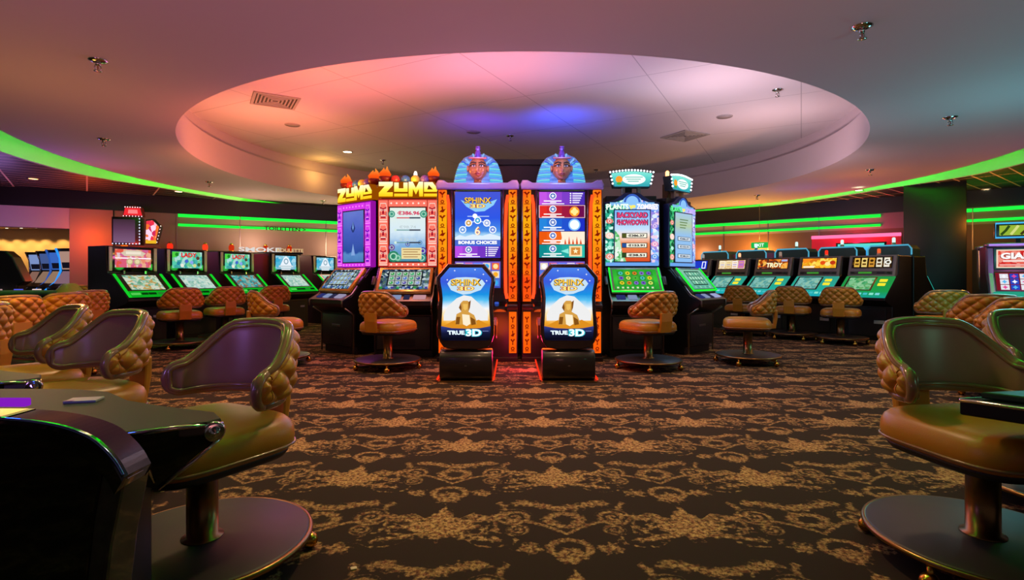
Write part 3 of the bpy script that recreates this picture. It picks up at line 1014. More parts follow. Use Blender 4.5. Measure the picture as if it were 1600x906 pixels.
# themes -----------------------------------------------------------
def tiki_tower(main, light, dark, deep, screen_fn):
    def f(t, h):
        b = MB()
        b.box(-h, h, 0.33, 0.42, 1.27, 2.25, glow(deep, 0.55), 0.012)
        frame = b.build('tower_frame', t)
        b = MB()
        cw = h * 0.36
        for s in (-1, 1):
            x0, x1 = (s * h, s * (h - cw)) if s < 0 else (s * (h - cw), s * h)
            x0 += 0.012; x1 -= 0.012
            xm = (x0 + x1) / 2
            r = (x1 - x0) / 2
            b.quad(x0, x1, 1.29, 2.23, 0.328, glow(main, 1.0))
            for k in range(3):            # carved mask column: brows, eyes, nose, mouth in three tiers
                z = 1.44 + k * 0.31
                y = 0.318
                dk_, lt_ = glow(dark, .85), glow(light, 1.1)
                b.box(x0 + .008, x1 - .008, y + .004, .33, z - .148, z - .134, lt_, .003)
                b.poly([(xm - r * .80, z - .12), (xm + r * .80, z - .12), (xm + r * .92, z + .02), (xm + r * .62, z + .13), (xm - r * .62, z + .13), (xm - r * .92, z + .02)], y + .006, glow(light, .9))
                b.poly([(xm - r * .70, z - .105), (xm + r * .70, z - .105), (xm + r * .80, z + .02), (xm + r * .54, z + .118), (xm - r * .54, z + .118), (xm - r * .80, z + .02)], y + .004, glow(main, 1.0))
                for s2 in (-1, 1):
                    b.poly([(xm, z + .052), (xm + s2 * r * .72, z + .075), (xm + s2 * r * .72, z + .055), (xm, z + .032)], y + .002, dk_)
                    b.disc(xm + s2 * r * .38, z + .026, .019, y + .002, lt_, 12, .015)
                    b.disc(xm + s2 * r * .38, z + .026, .009, y + .001, dk_, 10)
                    b.quad(xm + s2 * r * .66 - .006, xm + s2 * r * .66 + .006, z - .06, z + .0, y + .002, dk_)
                b.poly([(xm - .008, z + .03), (xm - .020, z - .03), (xm + .020, z - .03), (xm + .008, z + .03)], y + .001, dk_)
                b.quad(xm - r * .52, xm + r * .52, z - .088, z - .045, y + .002, dk_)
                for k2 in range(4):
                    xx = xm - r * .42 + r * .28 * k2
                    b.quad(xx - .008, xx + .008, z - .064, z - .048, y + .001, lt_)
        for z in (1.28, 2.14):
            b.box(-h + cw, h - cw, 0.318, 0.335, z, z + 0.09 if z > 2 else z + 0.05, glow(main, 1.0), 0.006)
            for k in range(7):
                x = (-h + cw) + (2 * (h - cw)) * (k + .5) / 7
                b.disc(x, z + (.045 if z > 2 else .025), .014, 0.316, glow(light, 1.1), 8)
        b.build('carved_border', frame)
        b = MB()
        sw = h - cw - 0.02
        screen_fn(b, sw)
        b.build('top_screen', frame)
        # sign
        b = MB()
        b.prism([(-h - 0.01, 2.27), (h + 0.01, 2.27), (h + 0.0, 2.43), (h - 0.05, 2.50), (-h + 0.02, 2.50), (-h - 0.01, 2.44)], 0.34, 0.46, glow('c06000', .55), 'y', 0.01)
        sg = b.build('sign', t)
        q = MB()
        lw = (2 * h) / 4
        GY = grad('zuma_yellow', 2.27, 2.50, [(0, 'ffb400'), (.5, 'ffe23c'), (1, 'fffbd0')], 1.25)
        def poly(p, i):
            q.prism([(-h + lw * i + lw * a * 0.96 + .012, 2.285 + .20 * c) for a, c in p], 0.332, 0.345, GY, 'y')
        poly([(0, 0), (.97, 0), (.97, .30), (.52, .30), (.97, .80), (.97, 1.05), (.0, 1.05), (.0, .75), (.42, .75), (0, .26)], 0)
        poly([(0.03, .34), (.97, .34), (.97, 1), (.68, 1), (.68, .58), (.34, .58), (.34, 1), (.03, 1)], 1)
        poly([(0.03, 0), (.97, 0), (.97, .20), (.03, .20)], 1)
        poly([(0, 0), (.26, 0), (.30, .55), (.50, .14), (.70, .55), (.74, 0), (1, 0), (1, 1.06), (.72, 1.06), (.50, .62), (.28, 1.06), (0, 1.06)], 2)
        poly([(.03, .34), (.97, .34), (.97, .58), (.62, 1.03), (.03, 1.03)], 3)
        poly([(.03, 0), (.97, 0), (.97, .20), (.03, .20)], 3)
        q.prism([(-h + lw * 3 + lw * .30, 2.285 + .20 * .50), (-h + lw * 3 + lw * .68, 2.285 + .20 * .50), (-h + lw * 3 + lw * .40, 2.285 + .20 * .82)], 0.330, 0.334, glow('803800', .6), 'y')
        q.build('sign_lettering', sg)
        for i, (x, c) in enumerate(((-0.46, 'd03838'), (-.12, '3a70e0'), (.22, 'e8d860'), (.54, '8868d8'))):
            b = MB()
            b.ball((x * h, 0.42, 2.54), .068, mat('ball_' + c, c, 0.25, coat=.3), 18, 12)
            b.ball((x * h, 0.42, 2.54), (.0685, .0685, .016), glow(c, 0.9), 18, 8)
            b.build('marble_ball', t)
        for s in (-1, 1):
            b = MB()
            FM = grad('flame', 2.5, 2.75, [(0, 'd02808'), (.5, 'ff5a14'), (1, 'ff9a3c')], 1.0)
            x = s * h * .82
            b.lathe([(.05, 2.50), (.085, 2.54), (.09, 2.585)], mat('flame_bowl', '7a1c0c', .4), (x, .44, 0), 16)
            for k in range(5):
                a = 2 * PI * k / 5
                dx, dy = .035 * math.cos(a), .035 * math.sin(a)
                hh = (.13, .17, .11, .15, .12)[k]
                b.tube([(x + dx, .44 + dy, 2.57), (x + dx * 1.5, .44 + dy * 1.5, 2.57 + hh * .4), (x + dx * .8 + .012, .44 + dy, 2.57 + hh * .75), (x + dx * .3 + .03 * math.sin(k * 2), .44, 2.57 + hh)], [.03, .04, .022, .003], FM, 8)
            b.build('flame', t)
        candle(t, 0.06, 0.62, 2.30, 'fff4e0', 'c8c0d0', 2.0, 0.40)
        o = lamp('POINT', (0, 0.1, 1.8), main, 9, .25, name='tower_glow')
        o.parent = t
        o = lamp('POINT', (0, 0.15, 2.45), 'ffb030', 3.5, .15, name='sign_glow')
        o.parent = t
    return f

WHT = glow('ffffff', 1.1)
def zuma_main_screen(b, sw):
    y = 0.326
    b.box(-sw - .015, sw + .015, .322, .335, 1.335, 2.135, BLACK)
    y = .3205
    b.quad(-sw, sw, 1.35, 2.12, y, grad('temple_sky', 1.35, 2.12, [(0, '4a8fa8'), (.3, '7fb0e0'), (.55, 'd8ecf8'), (1, 'e8f4e8')], 1.0, speckle=.25, sscale=9))
    for (x, z, r, c) in ((-.8, 1.42, .09, '2e8c68'), (-.55, 1.40, .06, '58b48c'), (-.9, 1.55, .05, '7a3c9c'), (.85, 1.5, .06, '5a3cb0'), (.8, 1.40, .07, '38948c'), (-.9, 2.03, .055, '40a088'), (.9, 2.03, .06, '3c9c80'), (.7, 1.62, .035, '4878d0'), (0.0, 1.60, .04, '6060c0')):
        b.disc(x * sw, z, r * .9, y - .001, glow(c, .9), 14)
        b.ring(x * sw, z, r * .4, r * .6, y - .0015, glow('b8e8d0', .9), 12)
    b.text('€386.96', 0.05 * sw, 2.045, .058, y - .002, glow('d82a5a', 1.0), w=sw * 1.25, bold=.04)
    for z, c, s in ((1.975, 'e03040', None), (1.80, '70a0a0', '€98.74'), (1.62, '70a0a0', '€32.02')):
        b.box(-sw * .62, sw * .1, y - .004, y, z - .007, z + .007, glow(c, .9))
        b.box(sw * .1, sw * .72, y - .004, y, z - .010, z + .010, glow('404858', .9))
        b.disc(-sw * .68, z, .02, y - .003, glow('d8f0e0', 1), 10)
        if s:
            b.text(s, 0, z + .045, .042, y - .002, glow('c4d4d8', 1.0), w=sw * 0.95)
    b.quad(-sw * .35, sw * .78, 1.385, 1.545, y - .002, glow('f0dca0', 1.0))
    for k in range(4):
        b.quad(-sw * (.28 - .05 * (k % 2)), sw * (.72 - .15 * (k % 2)), 1.515 - k * .035, 1.525 - k * .035, y - .003, glow('a06838', .9))
def zuma_deep_screen(b, sw):
    b.box(-sw - .015, sw + .015, .322, .335, 1.335, 2.135, BLACK)
    y = .3205
    b.quad(-sw, sw, 1.35, 2.12, y, grad('deep_water', 1.35, 2.12, [(0, '4a7ab8'), (.16, '5a8cc8'), (.2, '2e4fa0'), (.6, '4a5fc0'), (1, '6a7cd0')], 1.0, speckle=.2, sscale=6))
    b.poly([(0, 1.97), (.055, 1.86), (.02, 1.80), (-.02, 1.80), (-.055, 1.86)], y - .001, glow('2a3a78', 1))
    b.poly([(0, 1.97), (.02, 1.87), (0, 1.83), (-.02, 1.87)], y - .002, glow('7aa0e0', 1))
    b.poly([(0, 1.63), (.05, 1.45), (-.05, 1.45)], y - .001, glow('86a8e0', 1))
def reel_dash(cells, cols=5, rows=3, frame='c8d8d0'):
    def f(q, sw, l_):
        top_ = l_ - .06
        ix = sw * .68
        z0, z1 = top_ * .22, top_ * .88
        q.quad(-ix - .012, ix + .012, z0 - .012, z1 + .012, -.0375, glow('101018', .6))
        k = 0
        for i in range(cols):
            for j in range(rows):
                x = -ix + (2 * ix) * (i + .5) / cols
                z = z0 + (z1 - z0) * (j + .5) / rows
                wd, ht = ix / cols * .9, (z1 - z0) / rows * .45
                c = cells[(i * 7 + j * 3 + i * j) % len(cells)]
                q.quad(x - wd, x + wd, z - ht, z + ht, -.038, glow(frame, .75))
                q.disc(x, z, ht * .75, -.0385, glow(c, 1.0), 12)
                q.disc(x - ht * .2, z + ht * .2, ht * .25, -.039, glow('ffffff', .8), 8)
        for i in range(9):
            x = -sw * .92 + 1.84 * sw * i / 8
            q.quad(x - .02, x + .02, top_ * .04, top_ * .14, -.038, glow(cells[i % len(cells)], .8))
    return f
GOLDBG = art('dash_temple', ['2a3850', '48607a', 'c8d8d8', '587868', '20283c', 'a0b8c8'], 26, .85)
THEME_TIKI_RED = dict(dash='b08a4a', btn='d8a0a8', dashbg=GOLDBG, dashart=reel_dash(['38a048', '4878d0', '5848a8', '40b070', '8898d8', '283890']),
                      tower=tiki_tower('ff7a66', 'ffe0d0', 'b81830', 'e83a30', zuma_main_screen))
THEME_TIKI_PURPLE = dict(dash='b8902e', btn='a8a0c0', dashbg=GOLDBG, dashart=reel_dash(['4878d0', '6898e8', '88b8f0', '3858a8', '98c8d8']),
                         tower=tiki_tower('e03cf0', 'ff90ff', '6a10c8', 'c018d0', zuma_deep_screen))

def garden_tower(screen_fn, pal_l, pal_r, tag_):
    def f(t, h):
        b = MB()
        b.prism([(-h, 1.27), (h, 1.27), (h, 2.20), (h * .62, 2.24), (h * .25, 2.34), (-h * .25, 2.34), (-h * .62, 2.24), (-h, 2.20)], .34, .44, mat('navy_shell', '182048', .35), 'y', .012)
        frame = b.build('tower_frame', t)
        b = MB()
        y = .336
        b.poly([(-h + .015, 1.285), (0, 1.285), (0, 2.28), (-h * .6, 2.20), (-h + .015, 2.17)], y, art('leaf_art_l' + tag_, pal_l, 26, 1.0))
        b.poly([(0, 1.285), (h - .015, 1.285), (h - .015, 2.17), (h * .6, 2.20), (0, 2.28)], y, art('leaf_art_r' + tag_, pal_r, 24, 1.05))
        for i, (s, z, r, c) in enumerate(((-1, 1.93, .05, 'f07868'), (-1, 1.72, .062, 'ffd8c8'), (-1, 1.42, .06, 'f09888'), (1, 1.86, .05, 'b090e8'), (1, 1.6, .055, 'f0a0c8'), (1, 1.42, .05, '60a0f0'), (-1, 1.55, .04, 'a0f0d8'), (1, 2.0, .04, 'd0e8ff'))):
            b.disc(s * (h - .075), z, r, y - .003, glow(c, 1.0), 16, r * .75)
            b.ring(s * (h - .075), z, r * .35, r * .5, y - .005, glow('ffffff', 1.0), 12)
        b.quad(-h + .02, h - .02, 1.285, 1.335, y - .002, glow('70a8f0', 1.0))
        b.build('leafy_border', frame)
        b = MB()
        b.disc(0, 2.20, .14, y - .006, glow('90c8ff', 1.0), 24, .10)
        b.ring(0, 2.20, .09, .12, y - .009, glow('3860c0', 1.0), 24, 0, PI)
        b.quad(-h * .8, h * .8, 2.155, 2.20, y - .004, glow('80b8f0', 1.0))
        b.build('crest', frame)
        b = MB()
        b.text('PLANTS', -h * .53, 2.135, .085, y - .012, glow('e8ffe8' if tag_ == 'a' else '60f090', 1.15), w=h * .80, bold=.05)
        b.text('vs', 0, 2.13, .06, y - .013, glow('ffe860', 1.1), bold=.06)
        b.text('ZOMBIES', h * .54, 2.135, .085, y - .012, glow('f4f0ff' if tag_ == 'a' else 'c8b0ff', 1.15), w=h * .78, bold=.05)
        b.build('title_lettering', frame)
        b = MB()
        screen_fn(b, h * .63)
        b.build('top_screen', frame)
        # lit sign on a bracket
        b = MB()
        b.box(-.14, -.09, .40, .46, 2.26, 2.46, STEEL, .005)
        b.box(.09, .14, .40, .46, 2.26, 2.46, STEEL, .005)
        b.build('sign_bracket', t)
        b = MB()
        a, c = h * .66, h * .78
        out = [(-a, 2.42), (a, 2.42), (c, 2.63)] + [(c * (1 - k / 4), 2.63 + .035 * math.sin(PI * k / 8)) for k in range(1, 4)] + [(0, 2.665)] + [(-c * k / 4, 2.63 + .035 * math.sin(PI * (4 - k) / 8)) for k in range(1, 4)] + [(-c, 2.63)]
        b.prism(out, .36, .50, mat('sign_shell', '203038', .4), 'y', .008)
        sg = b.build('sign', t)
        b = MB()
        b.poly([(x * .95, 2.54 + (z - 2.54) * .9) for x, z in out], .357, grad('sign_teal', 2.42, 2.65, [(0, '2a9cb0'), (.6, '60d8d0'), (1, '8cf0e0')], 1.0))
        b.disc(0.03, 2.535, h * .42, .355, glow('f0fff8', 1.2), 24, .075)
        b.disc(-h * .46, 2.535, .05, .354, glow('ff9a28', 1.1), 14)
        b.disc(-h * .46, 2.475, .035, .3535, glow('48b048', 1.0), 12, .02)
        for k in range(3):
            b.quad(-.10 + .02 * k, .16 - .03 * k, 2.56 - .03 * k, 2.572 - .03 * k, .352, glow('50b8a8', 1.0))
        b.build('sign_face', sg)
        q = MB()
        nb = 15
        for k in range(nb):
            x = -c + 2 * c * k / (nb - 1)
            q.ball((x, .352, 2.638 + .03 * math.cos(PI * x / (2 * c))), .014, glow('f0fbff', 3.0), 8, 6)
        for k in range(1, 4):
            for s in (-1, 1):
                q.ball((s * (c - (c - a) * k / 4), .352, 2.63 - .052 * k), .014, glow('f0fbff', 3.0), 8, 6)
        q.tube([(-a, .356, 2.44), (-c, .356, 2.63)] + [(x, .356, 2.638 + .03 * math.cos(PI * x / (2 * c))) for x in [-c + 2 * c * k / 14 for k in range(1, 14)]] + [(c, .356, 2.63), (a, .356, 2.44)], .006, STEEL, 6)
        q.build('bulb_border', sg)
        candle(t, 0.0, .60, 2.50 if tag_ == 'a' else 2.55, 'f0e0ff' if tag_ == 'a' else 'ffa860', 'b0a8b8', 1.6 if tag_ == 'a' else 5, .22)
        q = MB(); q.box(-.05, .05, .56, .66, 2.29, 2.56, BLACK, .006); q.build('lamp_mount', t)
        o = lamp('POINT', (0, .1, 1.8), '80c8ff', 6, .25, name='tower_glow')
        o.parent = t
    return f
def pvz_main(b, sw):
    b.box(-sw - .015, sw + .015, .322, .345, 1.335, 2.10, mat('navy_bezel', '101838', .3))
    y = .3205
    b.quad(-sw, sw, 1.35, 2.085, y, grad('garden_sky', 1.35, 2.085, [(0, 'e05028'), (.35, 'f08850'), (.5, 'ffe8d8'), (.62, 'c8e4ff'), (1, '78b8ff')], 1.0, speckle=.12, sscale=6))
    b.poly([(-sw, 1.35), (-sw * .35, 1.35), (-sw * .6, 1.5), (-sw * .75, 1.72), (-sw, 1.8)], y - .001, art('hedge', ['58b868', '88d890', 'c0f0c8', 'f0f8f0'], 22, 1.0))
    for k, s in enumerate(('BACKYARD', 'SHOWDOWN')):
        b.text(s, 0, 2.015 - .105 * k, .088, y - .002, glow('30184a', .8), w=sw * 1.80, bold=.10)
        b.text(s, 0, 2.015 - .105 * k, .075, y - .003, glow('f0487c', 1.1), w=sw * 1.70, bold=.03)
    for z, c, s in ((1.72, '586028', '€386.37'), (1.58, '2858a8', '€153.91'), (1.44, '305028', '€38.51')):
        b.box(-sw * .6, sw * .85, y - .006, y, z - .036, z + .036, glow('303028', .7), .004)
        b.box(-sw * .34, sw * .80, y - .008, y - .004, z - .028, z + .028, glow('f8f4e0', 1.05))
        b.box(-sw * .58, -sw * .34, y - .009, y - .004, z - .028, z + .028, glow(c, .9))
        b.text(s, sw * .22, z, .036, y - .010, glow('282830', .6), w=sw * .95, bold=.05)
def pvz_side(b, sw):
    b.box(-sw - .015, sw + .015, .322, .345, 1.335, 2.10, mat('navy_bezel', '101838', .3))
    y = .3205
    b.quad(-sw, sw, 1.35, 2.085, y, grad('pale_lawn', 1.35, 2.085, [(0, '8cc0f8'), (.55, '98c4f0'), (.75, 'b8d0a8'), (1, 'a8cce8')], 1.0))
    for z, s in ((1.70, '€386.37'), (1.58, '€153.91'), (1.44, '€38.51')):
        b.box(-sw * .75, sw * .75, y - .005, y, z - .032, z + .032, glow('506880', .8))
        b.box(-sw * .70, sw * .70, y - .007, y - .004, z - .024, z + .024, glow('e0ecf8', 1.0))
        b.text(s, 0, z, .032, y - .009, glow('304058', .7), w=sw * 1.1, bold=.04)
    for k in range(4):
        b.quad(-sw * .5, sw * (.5 - .1 * k), 1.98 - .04 * k, 1.995 - .04 * k, y - .002, glow('70905c', .9))
GREENBG = grad('lawn', .93, 1.25, [(0, '1c8c28'), (.5, '38c838'), (1, '28a030')], 1.0, speckle=.4, sscale=14)
def lawn_dash(q, sw, l_):
    top_ = l_ - .06
    cs = ['e8d028', '50b840', '7848c8', 'e07828', '48c8c0', 'd8e868', '8860d0']
    for i in range(5):
        for j in range(3):
            x = -sw * .8 + 1.6 * sw * (i + .5) / 5
            z = top_ * (.2 + .72 * (j + .5) / 3)
            q.quad(x - .055, x + .055, z - .045, z + .045, -.038, glow('48b83c' if (i + j) % 2 else '2f9c34', .9))
            q.disc(x, z, .032, -.0385, glow(cs[(i * 3 + j * 2) % 7], 1.0), 12)
            q.disc(x, z, .012, -.039, glow('206020', .8), 8)
    for i in range(8):
        q.quad(-sw * .9 + .2 * sw * i * 1.1, -sw * .9 + .2 * sw * i * 1.1 + .03, top_ * .05, top_ * .13, -.038, glow('d8f0c0', .9))
THEME_GARDEN = dict(dash='7c8a70', btn='7088d8', dashglow='20e838', dashbg=GREENBG, dashart=lawn_dash,
                    tower=garden_tower(pvz_main, ['187868', '30b090', '88e8d0', '208870', 'd8fff0', '105848'], ['78a8f8', 'b8d8ff', 'e8f0ff', '9888e0', '5878e0', 'f0d0e8'], 'a'))
THEME_GARDEN_SIDE = dict(dash='7c8a70', btn='b0b8e8', dashglow='18e830', dashbg=grad('pale_reels', .93, 1.25, [(0, '58b0a0'), (.5, '80d0b8'), (1, '90c8b0')], .9, speckle=.5, sscale=18), dashart=reel_dash(['70c8a8', '98e0b8', '60a890', 'b0e8c8'], frame='80d0b0'),
                         tower=garden_tower(pvz_side, ['187058', '30a868', '205838', '60d088', '104028'], ['7098e8', 'a8c8ff', 'd8e0ff', '8070d0'], 'b'))

island_machine('tall slot machine with salmon carved frame and yellow lettered sign, facing the camera', (-1.50, 7.5, 0), 0.0, .86, THEME_TIKI_RED)
island_machine('tall slot machine with purple lit carved frame, turned to the left', (-2.61, 8.0, 0), R(-38.5), .86, THEME_TIKI_PURPLE)
island_machine('tall slot machine with leafy turquoise frame and green play screen, facing the camera', (1.73, 7.5, 0), 0.0, .80, THEME_GARDEN)
island_machine('tall slot machine with leafy frame and pale blue screen, turned to the right', (2.83, 8.02, 0), R(44), .80, THEME_GARDEN_SIDE)

# black column in the middle of the island
b = MB()
b.box(-.28, .52, 8.45, 9.0, 0, 2.93, mat('navy_black', '10101c', .35), .01)
b.box(-.30, .54, 8.43, 9.02, 2.86, 2.95, BLACK, .006)
tag(b.build('island_column'), 'black square column rising behind the two orange slot machines', 'column')

# ------------------------------------------------------------------ the two machines with pharaoh heads
FLAMEO = grad('orange_panel', 0.0, 2.4, [(0, 'ff5a08'), (.25, 'ff6a10'), (.45, 'ff4a10'), (.6, 'ff8c10'), (.8, 'ffb010'), (1, 'ff6018')], 1.0, speckle=.35, sscale=7)
REDN = glow('ff3c18', 2.4)
HIER = glow('9c1c08', .7)
def glyphs(q, x, z0, z1, y, step=.105, wdt=.058):
    """cut-out bird and sign shapes on the lit orange strips"""
    z = z0 + step * .5
    k = 0
    while z < z1 - step * .3:
        k += 1
        if k % 3 == 0:
            q.poly([(x - wdt * .7, z - .03), (x + wdt * .2, z - .04), (x + wdt * .8, z + .01), (x + wdt * .2, z), (x + wdt * .1, z + .045), (x - wdt * .25, z + .035), (x - wdt * .1, z)], y, HIER)
        elif k % 3 == 1:
            q.ring(x, z, .012, .024, y, HIER, 12)
            q.poly([(x - wdt * .7, z - .035), (x + wdt * .7, z - .035), (x + wdt * .5, z - .026), (x - wdt * .5, z - .026)], y, HIER)
        else:
            q.poly([(x - wdt * .8, z + .02), (x, z - .02), (x + wdt * .8, z + .025), (x + wdt * .3, z + .03), (x, z + .005), (x - wdt * .3, z + .03)], y, HIER)
            q.poly([(x - .008, z - .05), (x + .008, z - .05), (x + .005, z - .01), (x - .005, z - .01)], y, HIER)
        z += step
IRID = mat('iridescent_blue', '6aa4e8', .22, .2, noise=.4, scale=7, coat=.6)
IRID2 = mat('iridescent_teal', '4a7cd0', .25, .3, noise=.5, scale=9, coat=.5)
FACE = mat('bronze_face', 'b06a48', .25, .25, noise=.35, scale=6, coat=.5)
LILAC = mat('lilac_plastic', '9c80b0', .3, .1, noise=.15, scale=5, coat=.3)
def pharaoh(t):
    cz = 2.38
    b = MB()
    # striped headcloth: a dome that widens to the shoulders
    outl = [(0, .43), (.10, .425), (.19, .39), (.255, .32), (.295, .23), (.325, .13), (.345, .03), (.35, 0)]
    def row(k):
        return outl[k]
    def half(z):
        for (x0, z0), (x1, z1) in zip(outl, outl[1:]):
            if z1 <= z <= z0:
                return x0 + (x1 - x0) * (z0 - z) / max(1e-6, z0 - z1)
        return outl[-1][0]
    def cloth(u, v):
        z = .43 * (1 - (1 - v) ** 1.6) if False else .43 * math.sin(v * PI / 2)
        w_ = half(z)
        a = (u - .5) * PI
        d = .15 * math.cos(a) * math.sqrt(max(0.02, 1 - (z / .44) ** 2)) + .02
        rib = .006 * math.sin(z * 105)
        return (w_ * math.sin(a), .20 - d - rib, cz + z)
    b.grid(cloth, 44, 60, IRID)
    b.grid(lambda u, v: (half(.43 * math.sin(v * PI / 2)) * math.sin((u - .5) * PI), .20 + .10 * math.cos((u - .5) * PI) * math.cos(v * PI / 2), cz + .43 * math.sin(v * PI / 2)), 20, 20, IRID2, flip=True)
    hd = b.build('pharaoh_headcloth', t)
    b = MB()
    for k in range(11):                    # raised stripes on lappets and fan stripes on the crown
        z = .03 + k * .026
        w_ = half(z)
        for s in (-1, 1):
            x0, x1 = .15 + .012 * (k < 3), w_ * .96
            pts = []
            for i in range(7):
                x = x0 + (x1 - x0) * i / 6
                a = math.asin(min(1, x / w_))
                d = .15 * math.cos(a) * math.sqrt(max(.02, 1 - (z / .44) ** 2)) + .02
                pts.append((s * x, .196 - d, cz + z))
            b.tube(pts, .0095, glow(('58c0f8', '78e8e8', '68a8ff')[k % 3], .95), 6)
    for k in range(-5, 6):
        a0 = k * .20
        pts = []
        for i in range(6):
            r = .17 + .055 * i
            x, z = r * math.sin(a0) * .92, .16 + r * math.cos(a0) * .70
            z = min(z, .425)
            w_ = half(z)
            if abs(x) > w_ * .98:
                break
            a = math.asin(min(1, abs(x) / w_))
            d = .15 * math.cos(a) * math.sqrt(max(.02, 1 - (z / .44) ** 2)) + .02
            pts.append((x, .194 - d, cz + z))
        if len(pts) > 1:
            b.tube(pts, .012, glow(('4a72f0', '90c4ff')[k % 2], .9), 6)
    b.build('lit_stripe', hd)
    # face
    def fsurf(u, v):
        th = (u - .5) * PI * 1.05
        ph = (v - .5) * PI
        x = .125 * math.cos(ph) ** .8 * math.sin(th) if math.cos(ph) > 0 else 0
        z = .155 * math.sin(ph)
        y = -.10 * max(0, math.cos(ph)) ** .7 * math.cos(th)
        if z < -.05:
            x *= 1 - (-.05 - z) * 2.6
        g = math.exp
        y -= .045 * g(-(x / .022) ** 2) * g(-((z + .012) / .045) ** 2) * (1.2 if z < 0 else 1)      # nose
        y += .022 * (g(-((abs(x) - .052) / .026) ** 2) * g(-((z - .028) / .018) ** 2))               # eye sockets
        y -= .014 * g(-((abs(x) - .055) / .045) ** 2) * g(-((z - .06) / .014) ** 2)                  # brows
        y -= .016 * g(-(x / .045) ** 2) * g(-((z + .075) / .012) ** 2)                               # lips
        y += .010 * g(-(x / .05) ** 2) * g(-((z + .088) / .006) ** 2)
        y -= .016 * g(-(x / .03) ** 2) * g(-((z + .13) / .022) ** 2)                                 # chin
        y -= .010 * g(-((abs(x) - .07) / .03) ** 2) * g(-((z + .03) / .03) ** 2)                     # cheeks
        return (x, .04 + y, cz + .20 + z)
    b = MB()
    b.grid(fsurf, 44, 44, FACE)
    b.lathe([(.07, -.01), (.055, .05), (.06, .10)], FACE, (0, .06, cz), 20)
    fc = b.build('face', t)
    b = MB()
    for s in (-1, 1):
        b.ball((s * .052, -.043, cz + .228), (.026, .010, .012), mat('eye_white', 'd8c8d0', .3), 12, 8)
        b.ball((s * .050, -.052, cz + .228), (.011, .006, .011), BLACK, 10, 6)
        b.tube([(s * .018, -.058, cz + .235), (s * .05, -.064, cz + .248), (s * .09, -.045, cz + .236), (s * .11, -.02, cz + .226)], .006, BLACK, 6)
        b.tube([(s * .015, -.066, cz + .262), (s * .055, -.072, cz + .276), (s * .10, -.045, cz + .262)], .008, BLACK, 6)
    b.build('eye', fc)
    b = MB()
    for s in (-1, 1):
        b.ball((s * .135, .05, cz + .21), (.018, .03, .045), FACE, 12, 8)
    b.build('ear', fc)
    b = MB()
    b.tube([(-.035, -.075, cz + .127), (0, -.085, cz + .131), (.035, -.075, cz + .127)], [.004, .010, .004], mat('lip_red', '8a3030', .3), 6)
    b.tube([(-.03, -.073, cz + .117), (0, -.082, cz + .114), (.03, -.073, cz + .117)], [.003, .009, .003], mat('lip_red', '8a3030', .3), 6)
    b.build('mouth', fc)
    b = MB()
    b.lathe([(.035, .31), (.045, .36), (.038, .42), (.026, .45), (.036, .465), (.036, .475), (.024, .482), (.034, .495), (.034, .505), (.0, .51)], mat('violet_crest', '6a3aa8', .25, .2, coat=.5), (0, .03, cz), 20)
    b.box(-.12, .12, -.06, .0, cz + .325, cz + .345, mat('crest_band', 'b06a78', .3, .3), .008)
    b.build('crest', hd)

def bonus_screen(b, sw):
    y = -.002
    b.quad(-sw, sw, 1.385, 2.27, y, grad('bonus_blue', 1.385, 2.27, [(0, '3a50d8'), (.28, '3a78e0'), (.34, 'a8d8f8'), (.40, '4a90e8'), (.6, '3058e8'), (1, '4858d8')], 1.0, speckle=.05, sscale=8))
    b.poly([(-sw * .75, 2.16), (-sw * .5, 2.07), (-sw * .1, 2.0), (sw * .3, 2.01), (sw * .7, 2.09), (sw * .85, 2.17), (sw * .4, 2.12), (-sw * .4, 2.12)], y - .001, glow('90d0ff', 1.0))
    logo(b, 0, 2.155, sw * 1.25, y - .003)
    b.quad(-sw * .45, sw * .5, 1.935, 1.945, y - .002, glow('c8e0ff', 1))
    b.disc(-sw * .12, 1.945, .032, y - .003, WHT, 18)
    arc = [(-.66, 1.76), (-.40, 1.85), (0, 1.885), (.40, 1.85), (.66, 1.76)]
    b.tube([(x * sw, y, z) for x, z in arc], .008, glow('b0d0ff', 1), 6)
    for i, (x, z) in enumerate(arc):
        b.disc(x * sw, z, .048, y - .010, WHT, 20)
        b.disc(x * sw, z, .036, y - .011, glow(('6aa0e8', 'd8a860', '38a8e0', 'a8b8e8', '6888e0')[i], 1), 18)
        b.star(x * sw, z, .022, y - .012, WHT)
    b.text('6', 0, 1.745, .115, y - .004, glow('e07818', 1), bold=.05)
    b.text('6', -.004, 1.748, .115, y - .005, glow('fff0d0', 1.1), bold=.01)
    b.poly([(-sw, 1.66), (-sw * .8, 1.69), (-sw * .55, 1.67), (-sw * .2, 1.70), (sw * .2, 1.68), (sw * .55, 1.71), (sw, 1.67), (sw, 1.60), (-sw, 1.60)], y - .0015, glow('e0f0ff', 1.0))
    b.quad(-sw, sw, 1.555, 1.625, y - .002, glow('4a6ad0', 1.0))
    b.text('BONUS CHOICES', 0, 1.590, .046, y - .004, WHT, w=sw * 1.7, bold=.05)
    award(b, sw, 1.385, 1.545, y - .003, 'c050e8', '4828b0', 0)
def logo(b, cx, cz, w_, y):
    b.text('SPHINX', cx + .004, cz - .004, w_ * .21, y, glow('5a2808', .6), w=w_ * .98, bold=.06)
    b.text('SPHINX', cx, cz, w_ * .20, y - .001, grad('logo_gold', cz - w_ * .12, cz + w_ * .12, [(0, 'ff8a10'), (.5, 'ffd040'), (1, 'fff4c0')], 1.1) if False else glow('ffc840', 1.15), w=w_ * .92, bold=.015)
    b.text('3D', cx, cz - w_ * .20, w_ * .155, y - .0005, glow('b03010', .9), w=w_ * .56, bold=.09)
    b.text('3D', cx, cz - w_ * .20, w_ * .135, y - .0015, glow('ffe080', 1.15), w=w_ * .52, bold=.03)
AW_R = {}
